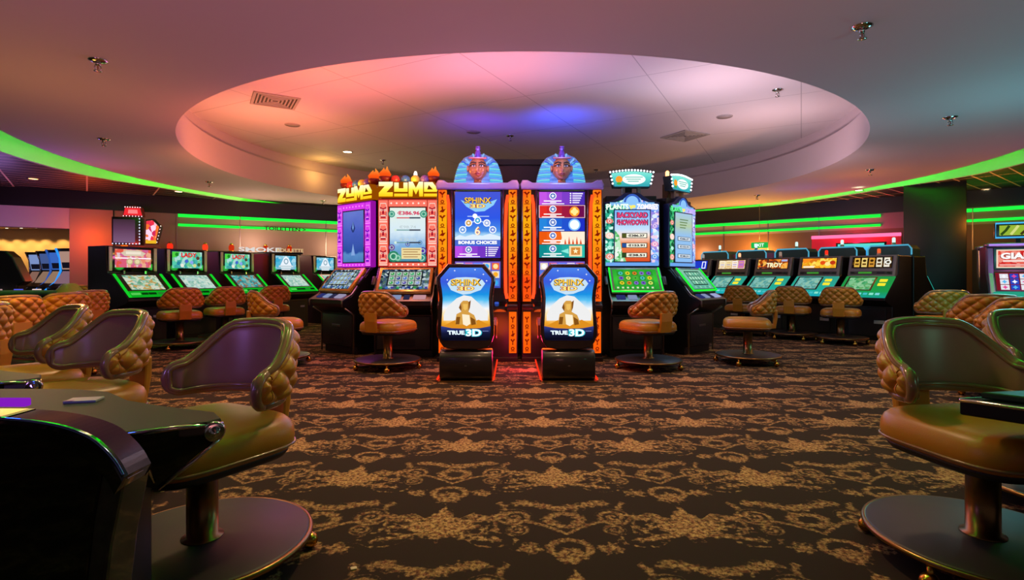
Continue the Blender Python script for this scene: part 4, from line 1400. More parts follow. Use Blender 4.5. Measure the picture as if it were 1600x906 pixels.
def award(b, sw, z0, z1, y, c0, c1, kind):
    h_ = z1 - z0
    n_ = 6
    a, c = lin(c0), lin(c1)
    for i in range(n_):
        t_ = i / (n_ - 1)
        col = '%02x%02x%02x' % tuple(int(int(c0[j:j + 2], 16) * (1 - t_) + int(c1[j:j + 2], 16) * t_) for j in (0, 2, 4))
        b.quad(-sw + 2 * sw * i / n_, -sw + 2 * sw * (i + 1) / n_, z0 + .003, z1 - .003, y, glow(col, 1.0))
    b.disc(-sw * .40, z0 + h_ * .68, h_ * .27, y - .001, WHT, 20)
    b.disc(-sw * .40, z0 + h_ * .68, h_ * .21, y - .0015, glow('5a78c8', 1), 18)
    b.star(-sw * .40, z0 + h_ * .68, h_ * .15, y - .002, WHT)
    b.quad(-sw * .80, -sw * .02, z0 + h_ * .26, z0 + h_ * .34, y - .001, WHT)
    b.quad(-sw * .52, -sw * .25, z0 + h_ * .16, z0 + h_ * .22, y - .001, WHT)
    b.quad(-sw * .88, sw * .10, z0 + h_ * .06, z0 + h_ * .12, y - .001, WHT)
    if kind == 0:
        for k in range(5):
            b.disc(sw * .38, z0 + h_ * (.86 - .17 * k), h_ * .06, y - .001, WHT, 10)
            b.quad(sw * .46, sw * (.92 - .04 * k), z0 + h_ * (.81 - .17 * k), z0 + h_ * (.91 - .17 * k), y - .001, glow('e8e0ff', 1))
    elif kind == 1:
        b.disc(sw * .55, z0 + h_ * .5, h_ * .38, y - .001, glow('ff9a28', 1.1), 20)
        for k in range(4):
            b.disc(sw * .55 + h_ * .15 * math.cos(k * 1.6), z0 + h_ * .5 + h_ * .15 * math.sin(k * 1.6), h_ * .14, y - .002, glow('ffe890', 1.1), 12)
        for x0, x1, za, zb in ((-sw, sw, z1 - .010, z1 - .004), (-sw, sw, z0 + .004, z0 + .010)):
            b.quad(x0, x1, za, zb, y - .003, glow('ffd0e0', 1.1))
        for s in (-1, 1):
            b.quad(s * sw - .004, s * sw + .004, z0 + .004, z1 - .004, y - .003, glow('ffd0e0', 1.1))
    elif kind == 2:
        b.disc(sw * .55, z0 + h_ * .5, h_ * .46, y - .001, glow('78b8ff', 1.1), 20)
        b.disc(sw * .55, z0 + h_ * .5, h_ * .36, y - .002, glow('e8f6ff', 1.2), 20)
    elif kind == 3:
        b.poly([(-sw * .1, z0 + .004), (sw, z0 + .004), (sw, z1 - .004), (-sw * .05, z1 - .004), (0, z0 + h_ * .5)], y - .0008, glow('ffe8d0', 1.1))
        for k in range(5):
            b.poly([(sw * (.1 + .17 * k), z0 + .006), (sw * (.2 + .17 * k), z0 + .006), (sw * (.14 + .17 * k), z0 + h_ * (.45 + .2 * (k % 2)))], y - .0015, glow('e0501c', 1))
    else:
        b.quad(sw * .32, sw * .88, z0 + h_ * .10, z0 + h_ * .90, y - .001, glow('f0d8a8', 1.1))
        b.quad(sw * .40, sw * .80, z0 + h_ * .22, z0 + h_ * .78, y - .002, glow('d88a38', 1.0))
        b.star(sw * .60, z0 + h_ * .5, h_ * .22, y - .003, glow('fff0c0', 1.1))
        b.poly([(-sw * .05, z0 + h_ * .5), (sw * .3, z0 + h_ * .3), (sw * .28, z0 + h_ * .7)], y - .001, glow('90f0e0', 1))
def award_screen(b, sw):
    y = -.002
    b.quad(-sw, sw, 1.385, 2.27, y, glow('301850', .8))
    hh = (2.27 - 1.385) / 5
    for k, (c0, c1) in enumerate((('c858e8', '5030b8'), ('e83028', '701050'), ('2888e0', '2030c8'), ('f05a10', 'ff8838'), ('108c90', '30c0b0'))):
        award(b, sw, 2.27 - hh * (k + 1), 2.27 - hh * k, y - .001 - (.001 if k == 1 else 0), c0, c1, k)

def pharaoh_machine(label, x, screen_fn, side):
    t = thing('slot_machine', label, 'slot machine', (x, 7.30, 0), 0, 'slot machines with pharaoh heads')
    h = .54
    b = MB()
    b.prism([(0, 0), (0, .72), (-.02, .76), (.06, .80), (.06, .95), (.01, 2.30), (.95, 2.30), (.95, 0)], -h, h, BLACK, 'x', .01)
    b.box(-h, h, -.08, 0.1, 0, .06, BLACK, .006)
    b.build('body', t)
    MAROON = mat('maroon_gloss', '3a1418', .25, noise=.2, coat=.4)
    # lit orange strips
    for s in (-1, 1):
        x0, x1 = (s * .525, s * .415) if s < 0 else (s * .415, s * .525)
        q = MB()
        q.box(x0, x1, -.035, .02, .80, 2.29, FLAMEO, .006)
        glyphs(q, (x0 + x1) / 2, .82, 2.28, -.037)
        q.build('lit_side_panel', t)
        q = MB()
        q.box(x0 + .005, x1 - .005, -.03, .0, .11, .66, FLAMEO, .004)
        glyphs(q, (x0 + x1) / 2, .12, .65, -.032, .10, .04)
        q.build('lit_base_panel', t)
        q = MB()
        q.tube([(s * .405, -.03, 2.22), (s * .385, -.045, 2.10), (s * .372, -.05, 1.7), (s * .372, -.05, 1.2), (s * .378, -.05, .92), (s * .395, -.04, .84)], .021, REDN, 8)
        q.build('neon_tube', t)
        q = MB()
        q.tube([(s * .345, -.03, 2.28), (s * .340, -.03, 1.6), (s * .340, -.03, .9)], .014, MAROON, 8)
        q.tube([(s * .533, -.03, 2.28), (s * .533, -.03, .80)], .010, MAROON, 8)
        q.build('edge_trim', t)
    q = MB()
    q.box(-.33, .33, -.0, .05, 1.355, 2.30, mat('screen_bezel', '1a0c14', .25, coat=.3), .01)
    q.box(-.30, .30, -.008, .002, 2.283, 2.290, CHROME)
    bz = q.build('bezel', t)
    q = MB()
    screen_fn(q, .305)
    q.build('top_screen', bz)
    q = MB()
    q.quad(-.305, .305, .98, 1.335, -.004, grad('lower_reels', .98, 1.335, [(0, '3848a8'), (.5, '4868d8'), (1, '7858c8')], 1.0, speckle=.3, sscale=10))
    for i, c in enumerate(('e03020', 'ffb020', 'e8e0f0', '40a8e0', 'f08020')):
        for j in range(3):
            cx_, cz_ = -.24 + .12 * i, 1.05 + .11 * j
            q.quad(cx_ - .05, cx_ + .05, cz_ - .046, cz_ + .046, -.006, glow(('f06838', '5080e0', 'f0e0c8')[(i + j) % 3], 1))
            q.disc(cx_, cz_, .034, -.008, glow(('ffe8a0', 'e02818', 'ffffff', '38b0f0', 'ffb028')[(i * 2 + j) % 5], 1), 12)
    q.build('play_screen', t)
    q = MB()
    q.prism([(-.30, .68), (-.33, .72), (-.32, .75), (-.02, .80), (.02, .74), (-.02, .66)], -.40, .40, GLOSS, 'x', .012)
    q.box(-h, h, -.06, .04, .69, .76, mat('maroon_shelf', '2a1416', .3), .015)
    dk = q.build('button_deck', t)
    for i in range(6):
        q = MB()
        q.lathe([(.028, .0), (.028, .02), (.02, .026)], glow(('d04030', 'e8e0d0', '4060d0')[i % 3], .8), (-.26 + .104 * i, -.17, .775), 14)
        q.build('button', dk)
    q = MB()
    q.prism([(-.55, 2.30), (-.56, 2.36), (-.53, 2.42), (-.46, 2.42), (-.40, 2.385), (.40, 2.385), (.46, 2.42), (.53, 2.42), (.56, 2.36), (.55, 2.30)], -.06, .30, LILAC, 'y', .02, 3)
    q.build('crown_shelf', t)
    pharaoh(t)
    o = lamp('POINT', (0, -.35, 1.9), '7080ff', 5, .2, name='screen_fill_glow'); o.parent = t
    o = lamp('POINT', (side * .3, -.25, .45), 'ff5a18', 2.5, .15, name='panel_glow'); o.parent = t
    o = lamp('POINT', (0, -.45, 2.72), '90b8ff', 5.5, .12, name='crown_glow'); o.parent = t
    o = lamp('POINT', (-.55, -.35, 2.55), 'ff9a60', 2.0, .12, name='crown_glow'); o.parent = t
    return t
pharaoh_machine('left orange lit slot machine under a blue pharaoh head, bonus choices on screen', -.46, bonus_screen, 1)
pharaoh_machine('right orange lit slot machine under a blue pharaoh head, five coloured bands on screen', .67, award_screen, -1)

# ------------------------------------------------------------------ game seats whose backs carry a lit picture
def outline(scale=1.0, inset=0.0):
    """back shell seen from behind, x/z in metres above the drum"""
    half = [(.195, 1.275), (.315, 1.135), (.318, 1.08), (.300, .98), (.292, .90), (.298, .75), (.308, .60), (.306, .50), (.285, .43), (.24, .365), (.12, .345)]
    pts = [(-x, z) for x, z in half[::-1]] + half
    return pts
def shrink(pts, d):
    out = []
    n_ = len(pts)
    for i in range(n_):
        a, p, c = Vector(pts[i - 1]), Vector(pts[i]), Vector(pts[(i + 1) % n_])
        n1 = Vector((-(p - a).y, (p - a).x)).normalized()
        n2 = Vector((-(c - p).y, (c - p).x)).normalized()
        m = (n1 + n2)
        m = m / max(.25, m.length_squared / 2) / 1.0
        out.append((p.x + m.x * d * .5 * 1.0, p.y + m.y * d * .5 * 1.0))
    return out
def game_seat(label, x):
    t = thing('gaming_chair', label, 'chair', (x, 5.86, 0), 0, 'game seats with lit backs')
    SH = mat('seat_shell', '2a1c20', .22, noise=.2, coat=.5)
    out = outline()
    A2 = sum(out[i][0] * out[(i + 1) % len(out)][1] - out[(i + 1) % len(out)][0] * out[i][1] for i in range(len(out)))
    sgn = 1 if A2 > 0 else -1
    b = MB()
    b.prism(out, .03, .16, SH, 'y', .022, 3)
    b.build('back_shell', t)
    inner = shrink(out, .085 * sgn)
    inner = [(px, max(pz, .445)) for px, pz in inner]
    b = MB()
    SKY = grad('desert_picture', .44, 1.25, [(0, '08081c'), (.10, '1c2048'), (.165, '3a4a90'), (.175, 'c87818'), (.25, 'f0a830'), (.34, 'ffe0a0'), (.44, 'f0f4f8'), (.54, '58c0f0'), (.62, '1890e0'), (.78, '3a58d8'), (1, '4a80e8')], 1.05, speckle=.10, sscale=7)
    y = .028
    b.poly(inner, y, SKY)
    # soft cloud fan and the reclining statue
    b.poly([(-.24, .72), (-.19, .82), (-.10, .90), (-.02, .935), (.06, .92), (.15, .84), (.24, .74), (.24, .66), (-.24, .66)], y - .001, glow('f0f0f0', 1.0))
    b.poly([(-.245, .60), (-.12, .665), (.02, .63), (.14, .67), (.245, .615), (.245, .585), (.10, .56), (-.10, .56), (-.245, .585)], y - .002, glow('e09020', 1.0))
    ST, STD = glow('d8a048', 1.0), glow('8a5418', .9)
    b.poly([(-.115, .645), (-.10, .73), (-.05, .755), (-.045, .80), (-.055, .85), (-.03, .875), (.02, .875), (.045, .85), (.035, .79), (.03, .755), (.09, .72), (.115, .66), (.12, .62), (-.10, .615)], y - .003, ST)
    b.poly([(-.03, .84), (.02, .84), (.015, .785), (-.005, .77), (-.025, .785)], y - .004, glow('f0c060', 1.0))
    b.poly([(.03, .86), (.055, .88), (.045, .80), (.03, .76)], y - .004, STD)
    b.poly([(-.055, .85), (-.075, .80), (-.05, .76), (-.045, .80)], y - .004, STD)
    b.poly([(-.04, .73), (.04, .72), (.05, .625), (.01, .60), (-.03, .62)], y - .004, glow('fff0d0', 1.0))
    b.poly([(.05, .70), (.10, .67), (.11, .62), (.06, .61)], y - .004, STD)
    b.poly([(-.10, .70), (-.06, .70), (-.07, .62), (-.11, .62)], y - .004, STD)
    # title with a pale burst behind it
    b.poly([(-.20, 1.06), (-.17, 1.10), (-.10, 1.125), (0, 1.13), (.10, 1.125), (.18, 1.10), (.21, 1.06), (.16, .99), (.10, .97), (.05, .95), (-.03, .94), (-.10, .965), (-.16, .99)], y - .003, glow('c8e4f8', 1.0))
    logo(b, 0, 1.075, .34, y - .005)
    for (sx, sz) in ((-.12, 1.20), (.10, 1.21), (.19, 1.16), (-.2, 1.1), (.225, 1.09)):
        b.star(sx, sz, .012, y - .003, WHT, 4, .3)
    # lower dark band
    b.poly([(px, pz) for px, pz in ((-.262, .455), (.262, .455), (.268, .60), (.15, .578), (0, .572), (-.15, .578), (-.268, .60))], y - .0045, grad('dark_band', .45, .60, [(0, '06060e'), (.5, '141838'), (1, '34408c')], 1.0))
    b.text('TRUE', -.105, .53, .045, y - .007, glow('e0f4ff', 1.2), w=.185, bold=.05, slant=-.1)
    b.text('3D', .085, .528, .085, y - .007, glow('38c8d8', 1.0), w=.185, bold=.10)
    b.text('3D', .085, .53, .078, y - .008, glow('e8fbff', 1.2), w=.165, bold=.04)
    b.quad(.18, .245, .545, .549, y - .007, glow('90a0d8', 1))
    b.build('lit_picture', t)
    b = MB()
    b.prism([(.0, .06), (.0, .25), (.02, .31), (.07, .335), (.22, .335), (.27, .31), (.28, .25), (.28, .06), (.25, .015), (.04, .015)], -.285, .285, mat('drum_black', '1c1614', .35, noise=.15, coat=.2), 'x', .012, 2, True)
    b.build('base_drum', t)
    b = MB()
    b.box(-.30, .30, -.03, .30, 0, .014, BRONZE, .003)
    b.build('foot_plate', t)
    b = MB()
    b.box(-.012, .012, -.003, .002, .17, .178, STEEL)
    b.build('keyhole', t)
    b = MB()
    b.lathe([(.24, .44), (.27, .455), (.275, .50), (.26, .53), (.2, .545), (0, .55)], mat('red_vinyl', '8c2420', .35, noise=.1), (0, .40, 0), 48, n=3.6)
    b.build('seat', t)
    for s in (-1, 1):
        b = MB()
        b.prism([(.13, .48), (.13, .60), (.20, .66), (.48, .66), (.52, .62), (.50, .58), (.24, .56), (.22, .44)], s * .30 - .03, s * .30 + .03, mat('red_vinyl', '8c2420', .35), 'x', .012)
        b.build('armrest', t)
        b = MB()
        b.box(s * .305 - .008, s * .305 + .008, .0, 1.30, .02, .045, glow('ff3418', 1.1), .003)
        b.build('lit_sill', t)
    b = MB()
    b.box(-.12, .12, .20, .50, .30, .45, BLACK, .02)
    b.build('seat_post', t)
    b = MB()
    b.box(-.295, .295, .28, 1.34, 0, .02, BLACK, .004)
    b.build('floor_rail', t)
    return t
game_seat('game seat before the left pharaoh machine, its lit back showing a desert statue', -.50)
game_seat('game seat before the right pharaoh machine, its lit back showing a desert statue', .615)
lamp('POINT', (.06, 6.6, .25), 'ff2060', 3.5, .1, name='floor_glow')

# ------------------------------------------------------------------ left slot row: low slant machines with green lit decks
def row_left(i, label, screen, dash):
    px, py = ((-6.35, 9.1), (-6.02, 10.06), (-5.62, 11.1), (-5.06, 12.13), (-4.62, 13.4))[i]
    rz = R(65)
    fx, fy = math.sin(rz), -math.cos(rz)
    t = thing('slot_machine', label, 'slot machine', (px + .38 * fx, py + .38 * fy, 0), rz, 'slot machines of the left row')
    h = .40
    b = MB()
    b.prism([(.10, 0), (.10, .62), (-.16, .70), (-.20, .74), (-.20, .78), (.26, 1.16), (.36, 1.19), (.40, 1.63), (.90, 1.63), (.90, 0)], -h, h, BLACK, 'x', .012)
    b.build('body', t)
    b = MB()
    b.box(-h + .03, h - .03, .355, .42, 1.20, 1.62, GLOSS, .01)
    hd = b.build('screen_head', t)
    for s in (-1, 1):
        b = MB()
        b.box(s * (h - .045) - .025, s * (h - .045) + .025, .335, .36, 1.22, 1.61, mat('silver_bar', 'd0c0b8', .35, .2), .008)
        b.build('silver_bar', hd)
        b = MB()
        b.box(s * .17 - .014, s * .17 + .014, .30, .33, 1.155, 1.225, CHROME, .006)
        b.build('ticket_post', t)
    b = MB()
    b.quad(-.285, .285, 1.28, 1.58, .352, screen[0])
    b.x = Matrix.Translation((0, 0, -.032)) @ Matrix.Diagonal((1, 1, 1, 1))
    screen[1](b)
    b.build('top_screen', hd)
    M_, l_ = slant_xf(-.20, .785, .26, 1.165)
    q = MB(); q.x = M_
    q.box(-h + .01, h - .01, -.018, .004, 0, l_ - .01, mat('deck_dark', '0a100a', .3), .005)
    dk = q.build('deck', t)
    GR = glow('14d028', 1.0)
    for s in (-1, 1):
        q = MB(); q.x = M_
        q.box(s * (h - .03) - .022, s * (h - .03) + .022, -.032, -.016, .0, l_ - .02, GR, .006)
        q.build('lit_edge', dk)
    q = MB(); q.x = M_
    q.box(-h + .05, h - .05, -.026, -.016, .0, .15, glow('0cae20', .9), .004)
    q.build('lit_button_panel', dk)
    for k, (x, wd, c) in enumerate(((-.26, .07, '60e060'), (-.12, .05, '0a4010'), (.0, .06, '0a3810'), (.14, .05, '2a8c30'), (.27, .055, '061c08'))):
        q = MB(); q.x = M_
        q.box(x - wd, x + wd, -.036, -.024, .05, .095, glow(c, .8), .004)
        q.build('button', dk)
    q = MB(); q.x = M_
    q.quad(-.27, .27, .18, l_ - .05, -.020, dash)
    q.build('play_screen', dk)
    b = MB()
    b.box(-.30, .30, .085, .102, .08, .58, SOFTBLACK, .006)
    b.build('service_door', t)
    b = MB()
    b.box(.16, .28, .08, .087, .44, .48, mat('pale_plate', 'a8a8a8', .5))
    b.build('number_plate', t)
    o = lamp('POINT', (0, -.35, 1.15), '38e048', 1.6, .12, name='deck_glow'); o.parent = t
    return t
def a_sign(b):
    b.quad(-.285, .285, 1.455, 1.475, .350, glow('ffe8f0', 1.1))
    b.poly([(-.20, 1.55), (-.1, 1.60), (.1, 1.60), (.2, 1.55), (.14, 1.50), (-.14, 1.50)], .349, glow('d8c8b0', 1.0))
    b.quad(-.12, .12, 1.53, 1.575, .348, glow('f0e4d0', 1.0))
    for s in (-1, 1):
        b.disc(s * .06, 1.41, .055, .348, glow('c8b088', 1.0), 16)
        b.disc(s * .06, 1.41, .035, .347, glow('e8d8a8', 1.0), 14)
def lady(b):
    b.text('LADY', .03, 1.555, .085, .349, glow('e02828', 1.0), w=.30, bold=.05)
    b.poly([(-.285, 1.61), (-.285, 1.50), (-.20, 1.52), (-.15, 1.61)], .350, glow('50d040', 1.0))
    for k, (x, z, c) in enumerate(((-.2, 1.56, '208828'), (-.02, 1.44, '4868d0'), (.08, 1.42, '90a8f0'), (.2, 1.5, '5a4030'), (-.17, 1.40, '2888a0'), (.22, 1.38, '386838'), (-.1, 1.36, 'f0f0e0'), (.14, 1.36, 'd8e090'))):
        b.disc(x, z, .034, .349, glow(c, .95), 12)
def crest(b):
    b.poly([(-.12, 1.30), (-.16, 1.40), (-.07, 1.56), (0, 1.61), (.07, 1.56), (.16, 1.40), (.12, 1.30)], .349, glow('e8f0f8', 1.05))
    b.ring(0, 1.49, .04, .065, .348, glow('88a8b8', 1.0), 18)
    b.quad(-.20, .20, 1.36, 1.40, .348, glow('c8d8e0', 1.0))
    b.quad(-.24, .24, 1.325, 1.345, .348, glow('a0c0c8', 1.0))
P_PINK = art('pink_art', ['e06080', 'f09070', 'd86898', 'f0b090', 'e85848', 'e8c8d0'], 16, .95)
P_GARD = art('garden_art', ['58d0b0', '98e0c0', '48b8b0', 'b0e0d8', '70d090', '40a8a0'], 18, .95)
P_SKY = art('sky_art', ['38a8d0', '50b8d8', 'a8d8e8', '3898c0', '88c8e0', '68b8d8'], 14, 1.0)
D_1 = art('dash_art_a', ['b8d8b0', '88b898', 'd8e0c8', 'c8a058', '98c8b8', 'e0d8c0', '68a888'], 24, .9)
D_2 = art('dash_art_b', ['c0e0d0', 'a8d0c0', 'd8e8d8', '88c0b0', 'b8d8d8'], 26, .9)
D_3 = art('dash_art_c', ['50a8a8', '388890', '98b0a0', 'a07050', '60b8b8', '78c8c8'], 22, .9)
row_left(0, 'first machine of left slot row, nearest, pink and orange top screen', (P_PINK, a_sign), D_1)
row_left(1, 'second machine of left slot row, green screen with red lettering, beside the pink one', (P_GARD, lady), D_2)
row_left(2, 'third machine of left slot row, green top screen with red lettering, middle of the row', (P_GARD, lady), D_3)
row_left(3, 'fourth machine of left slot row, blue screen with white crest, fully visible', (P_SKY, crest), D_2)
row_left(4, 'fifth machine of left slot row, blue crest screen, half hidden behind the purple slot machine', (P_SKY, crest), D_2)

# ------------------------------------------------------------------ right slot row: silver framed machines with teal decks
TEALM = grad('teal_deck', .76, 1.15, [(0, '20b8c8'), (.4, '28b8a0'), (1, '38a090')], .85)
def row_right(i, label, screen, deckm, dash, pos=None, rz=None, nm='slot machines of the right row', topper=False):
    px, py = (6.55 - .563 * i, 9.85 + .69 * i) if pos is None else pos
    if rz is None:
        rz = R(-55)
    fx, fy = math.sin(rz), -math.cos(rz)
    t = thing('slot_machine', label, 'slot machine', (px + .38 * fx, py + .38 * fy, 0), rz, nm)
    h = .40
    b = MB()
    b.prism([(.10, 0), (.10, .60), (-.12, .68), (-.20, .72), (-.20, .76), (.26, 1.12), (.34, 1.16), (.38, 1.50), (.92, 1.50), (.92, 0)], -h, h, BLACK, 'x', .012)
    b.build('body', t)
    b = MB()
    SF = mat('grey_frame', '8a8478', .35, .5, noise=.1)
    b.prism([(.24, 1.13), (.34, 1.51), (.42, 1.51), (.42, 1.13)], -h + .015, h - .015, SF, 'x', .01)
    hd = b.build('screen_frame', t)
    M_, l_ = slant_xf(.24, 1.13, .34, 1.51)
    M_ = M_ @ Matrix.Diagonal((1, 1, .81, 1))
    q = MB(); q.x = M_
    q.quad(-.33, .33, .185, .455, -.004, BLACK)
    q.quad(-.315, .315, .20, .44, -.006, screen[0])
    screen[1](q)
    q.build('top_screen', hd)
    q = MB(); q.x = M_
    q.box(-.34, .34, -.012, 0, .045, .115, mat('grey_frame_dark', '4a4840', .4, .4), .004)
    q.box(-.20, .02, -.016, -.01, .06, .10, glow('4aa838', .7))
    q.box(.10, .22, -.016, -.01, .06, .10, BLACK)
    for s in (-1, 1):
        q.lathe([(.0, 0), (.034, 0), (.034, .014), (.0, .014)], BLACK, (s * .29, -.016, .07), 16)
    q.build('speaker_panel', hd)
    M_, l_ = slant_xf(-.20, .765, .26, 1.125)
    q = MB(); q.x = M_
    q.box(-h + .005, h - .005, -.018, .004, 0, l_ - .005, deckm, .006)
    dk = q.build('deck', t)
    q = MB(); q.x = M_
    q.quad(-.34, .13, .165, l_ - .035, -.020, BLACK)
    q.quad(-.31, .10, .19, l_ - .06, -.022, dash)
    q.build('play_screen', dk)
    for k in range(2):
        q = MB(); q.x = M_
        q.box(.19, .31, -.032, -.016, .30 + .11 * k, .37 + .11 * k, glow('f0e030', 1.1), .008)
        q.build('yellow_button', dk)
    for k in range(7):
        q = MB(); q.x = M_
        q.box(-.34 + .095 * k, -.275 + .095 * k, -.028, -.016, .05, .10, glow(('80e0e8', '48c8d0', '90f0d8')[k % 3], .9), .005)
        q.build('button', dk)
    b = MB()
    b.box(-.30, .30, .085, .102, .08, .56, SOFTBLACK, .006)
    b.build('service_door', t)
    b = MB()
    b.box(.12, .28, .08, .087, .30, .36, mat('pale_plate', 'a8a8a8', .5))
    b.build('number_plate', t)
    if topper:
        b = MB()
        TT = mat('teal_shell', '1e4a4c', .35, .2, noise=.1)
        b.prism([(-.36, 1.49), (-.36, 1.64), (-.31, 1.71), (.31, 1.71), (.36, 1.64), (.36, 1.49)], .50, .90, TT, 'y', .012)
        tp = b.build('topper', t)
        b = MB()
        b.tube([(-.36, .915, 1.53), (-.36, .915, 1.64), (-.31, .915, 1.71), (.31, .915, 1.71), (.36, .915, 1.64), (.36, .915, 1.53)], .014, glow('58b8d8', .8), 8)
        b.build('topper_light', tp)
        candle(t, 0, .70, 1.71, 'd0f0e8', '70b0a0', 1.2, .16)
    else:
        c = ('c05028', 'e02818', 'a08878', 'ffb080', 'a0a0a0')[i % 5]
        candle(t, .0, .60, 1.50, c, 'b8a090', .9 if c[0] in 'a' else 1.6, .14)
    return t
def cream_cards(q):
    for k, c in enumerate(('f8f0d8', 'f0e0b0', 'f8f0f0', 'c870c8')):
        q.quad(-.29 + .15 * k, -.16 + .15 * k, .22, .42, -.008, glow(c, 1.0))
        for j in range(3):
            q.quad(-.27 + .15 * k, -.18 + .15 * k, .25 + .055 * j, .27 + .055 * j, -.009, glow(('d89048', 'a080b0', 'e0b060')[j], 1.0))
def troy(q):
    q.text('TROY', .04, .29, .12, -.009, glow('fff0c0', 1.1), w=.34, bold=.05)
    q.text('TROY', .045, .285, .12, -.008, glow('803010', .8), w=.36, bold=.10)
    q.quad(.18, .30, .38, .43, -.008, glow('a8b8e0', 1.0))
    q.quad(-.30, -.1, .21, .235, -.008, glow('303040', .7))
def gold(q):
    for k in range(4):
        q.disc(-.02 + .09 * k, .30 + .03 * (k % 2), .05, -.008, glow(('ffd84a', 'e85018', 'ffe890', 'c03818')[k], 1.0), 14)
    q.quad(-.29, -.08, .21, .25, -.008, glow('fff0d0', 1.0))
    q.poly([(-.30, .44), (-.30, .30), (-.2, .36), (-.1, .44)], -.008, glow('ff9020', 1.0))
def idols(q):
    for k in range(5):
        x = -.24 + .12 * k
        q.quad(x - .045, x + .045, .215, .425, -.008, glow(('e0b048', 'f0d078', 'd89838', 'e8e0c8', 'f0e8d8')[k], 1.0))
        q.disc(x, .36, .030, -.009, glow('40280c', .7), 12)
        q.quad(x - .03, x + .03, .26, .30, -.009, glow('704818', .8))
    q.disc(.26, .32, .05, -.010, glow('f0f0e8', 1.0), 16)
    q.disc(.26, .32, .025, -.011, glow('483820', .8), 12)
def big_e(q):
    q.text('E', -.05, .32, .14, -.009, glow('e8f4ff', 1.2), bold=.06)
    for x0, x1, z0, z1 in ((.18, .20, .22, .42), (.26, .28, .22, .42), (.18, .28, .22, .24), (.18, .28, .40, .42)):
        q.quad(x0, x1, z0, z1, -.009, glow('f0f4ff', 1.2))
DK = art('pale_teal_reels', ['70b8b0', '88c8c0', '5aa8a8', '9ad0b8', '68a898'], 20, .85)
DKG = art('green_reels', ['58b878', '88d098', '48a868', 'a0d8a8', '70b870'], 20, .85)
GRN_DECK = grad('green_deck', .76, 1.15, [(0, '18a898'), (.3, '20a850'), (1, '289848')], .85)
row_right(0, 'right slot row machine nearest the black pillar, gold idols on black top screen', (art('idol_bg', ['201408', '40280c', '181010', '604010'], 20, .9), idols), GRN_DECK, DKG)
row_right(1, 'second machine of right slot row from the pillar, yellow and orange top screen', (art('gold_bg', ['f8c830', 'f0a020', 'ffe060', 'e07818'], 14, 1.0), gold), TEALM, DK)
row_right(2, 'third machine of right slot row from the pillar, orange top screen with cream lettering', (art('war_bg', ['e06018', 'f09030', 'a04010', 'f8b850', '603020'], 16, 1.0), troy), TEALM, DK)
row_right(3, 'fourth machine of right slot row from the pillar, cream cards on top screen', (art('cream_bg', ['e8c890', 'd0a060', 'f0d8a8'], 14, 1.0), cream_cards), TEALM, DK)
row_right(4, 'last machine of right slot row, blue top screen with a white letter E', (glow('2038c8', 1.0), big_e), TEALM, DK)
# second bank back to back with it, added to stand for its mirror reflection
nx, ny = .557, .83
for i in range(5):
    row_right(i, ('slot machine standing for a reflection behind right row, teal topper beside the pillar', 'slot machine standing for a reflection behind right row, topper behind the yellow screen machine', 'slot machine standing for a reflection behind right row, topper behind the orange screen machine', 'slot machine standing for a reflection behind right row, topper behind the cream cards machine', 'slot machine standing for a reflection behind right row, topper at far left end')[i],
              (P_SKY, crest) if False else (glow('2038c8', 1.0), big_e), TEALM, DK, pos=(6.55 - .563 * i + 1.19 * .82, 9.85 + .69 * i + 1.19 * .574), rz=R(125), nm='slot machines standing for reflections behind the right row', topper=True)

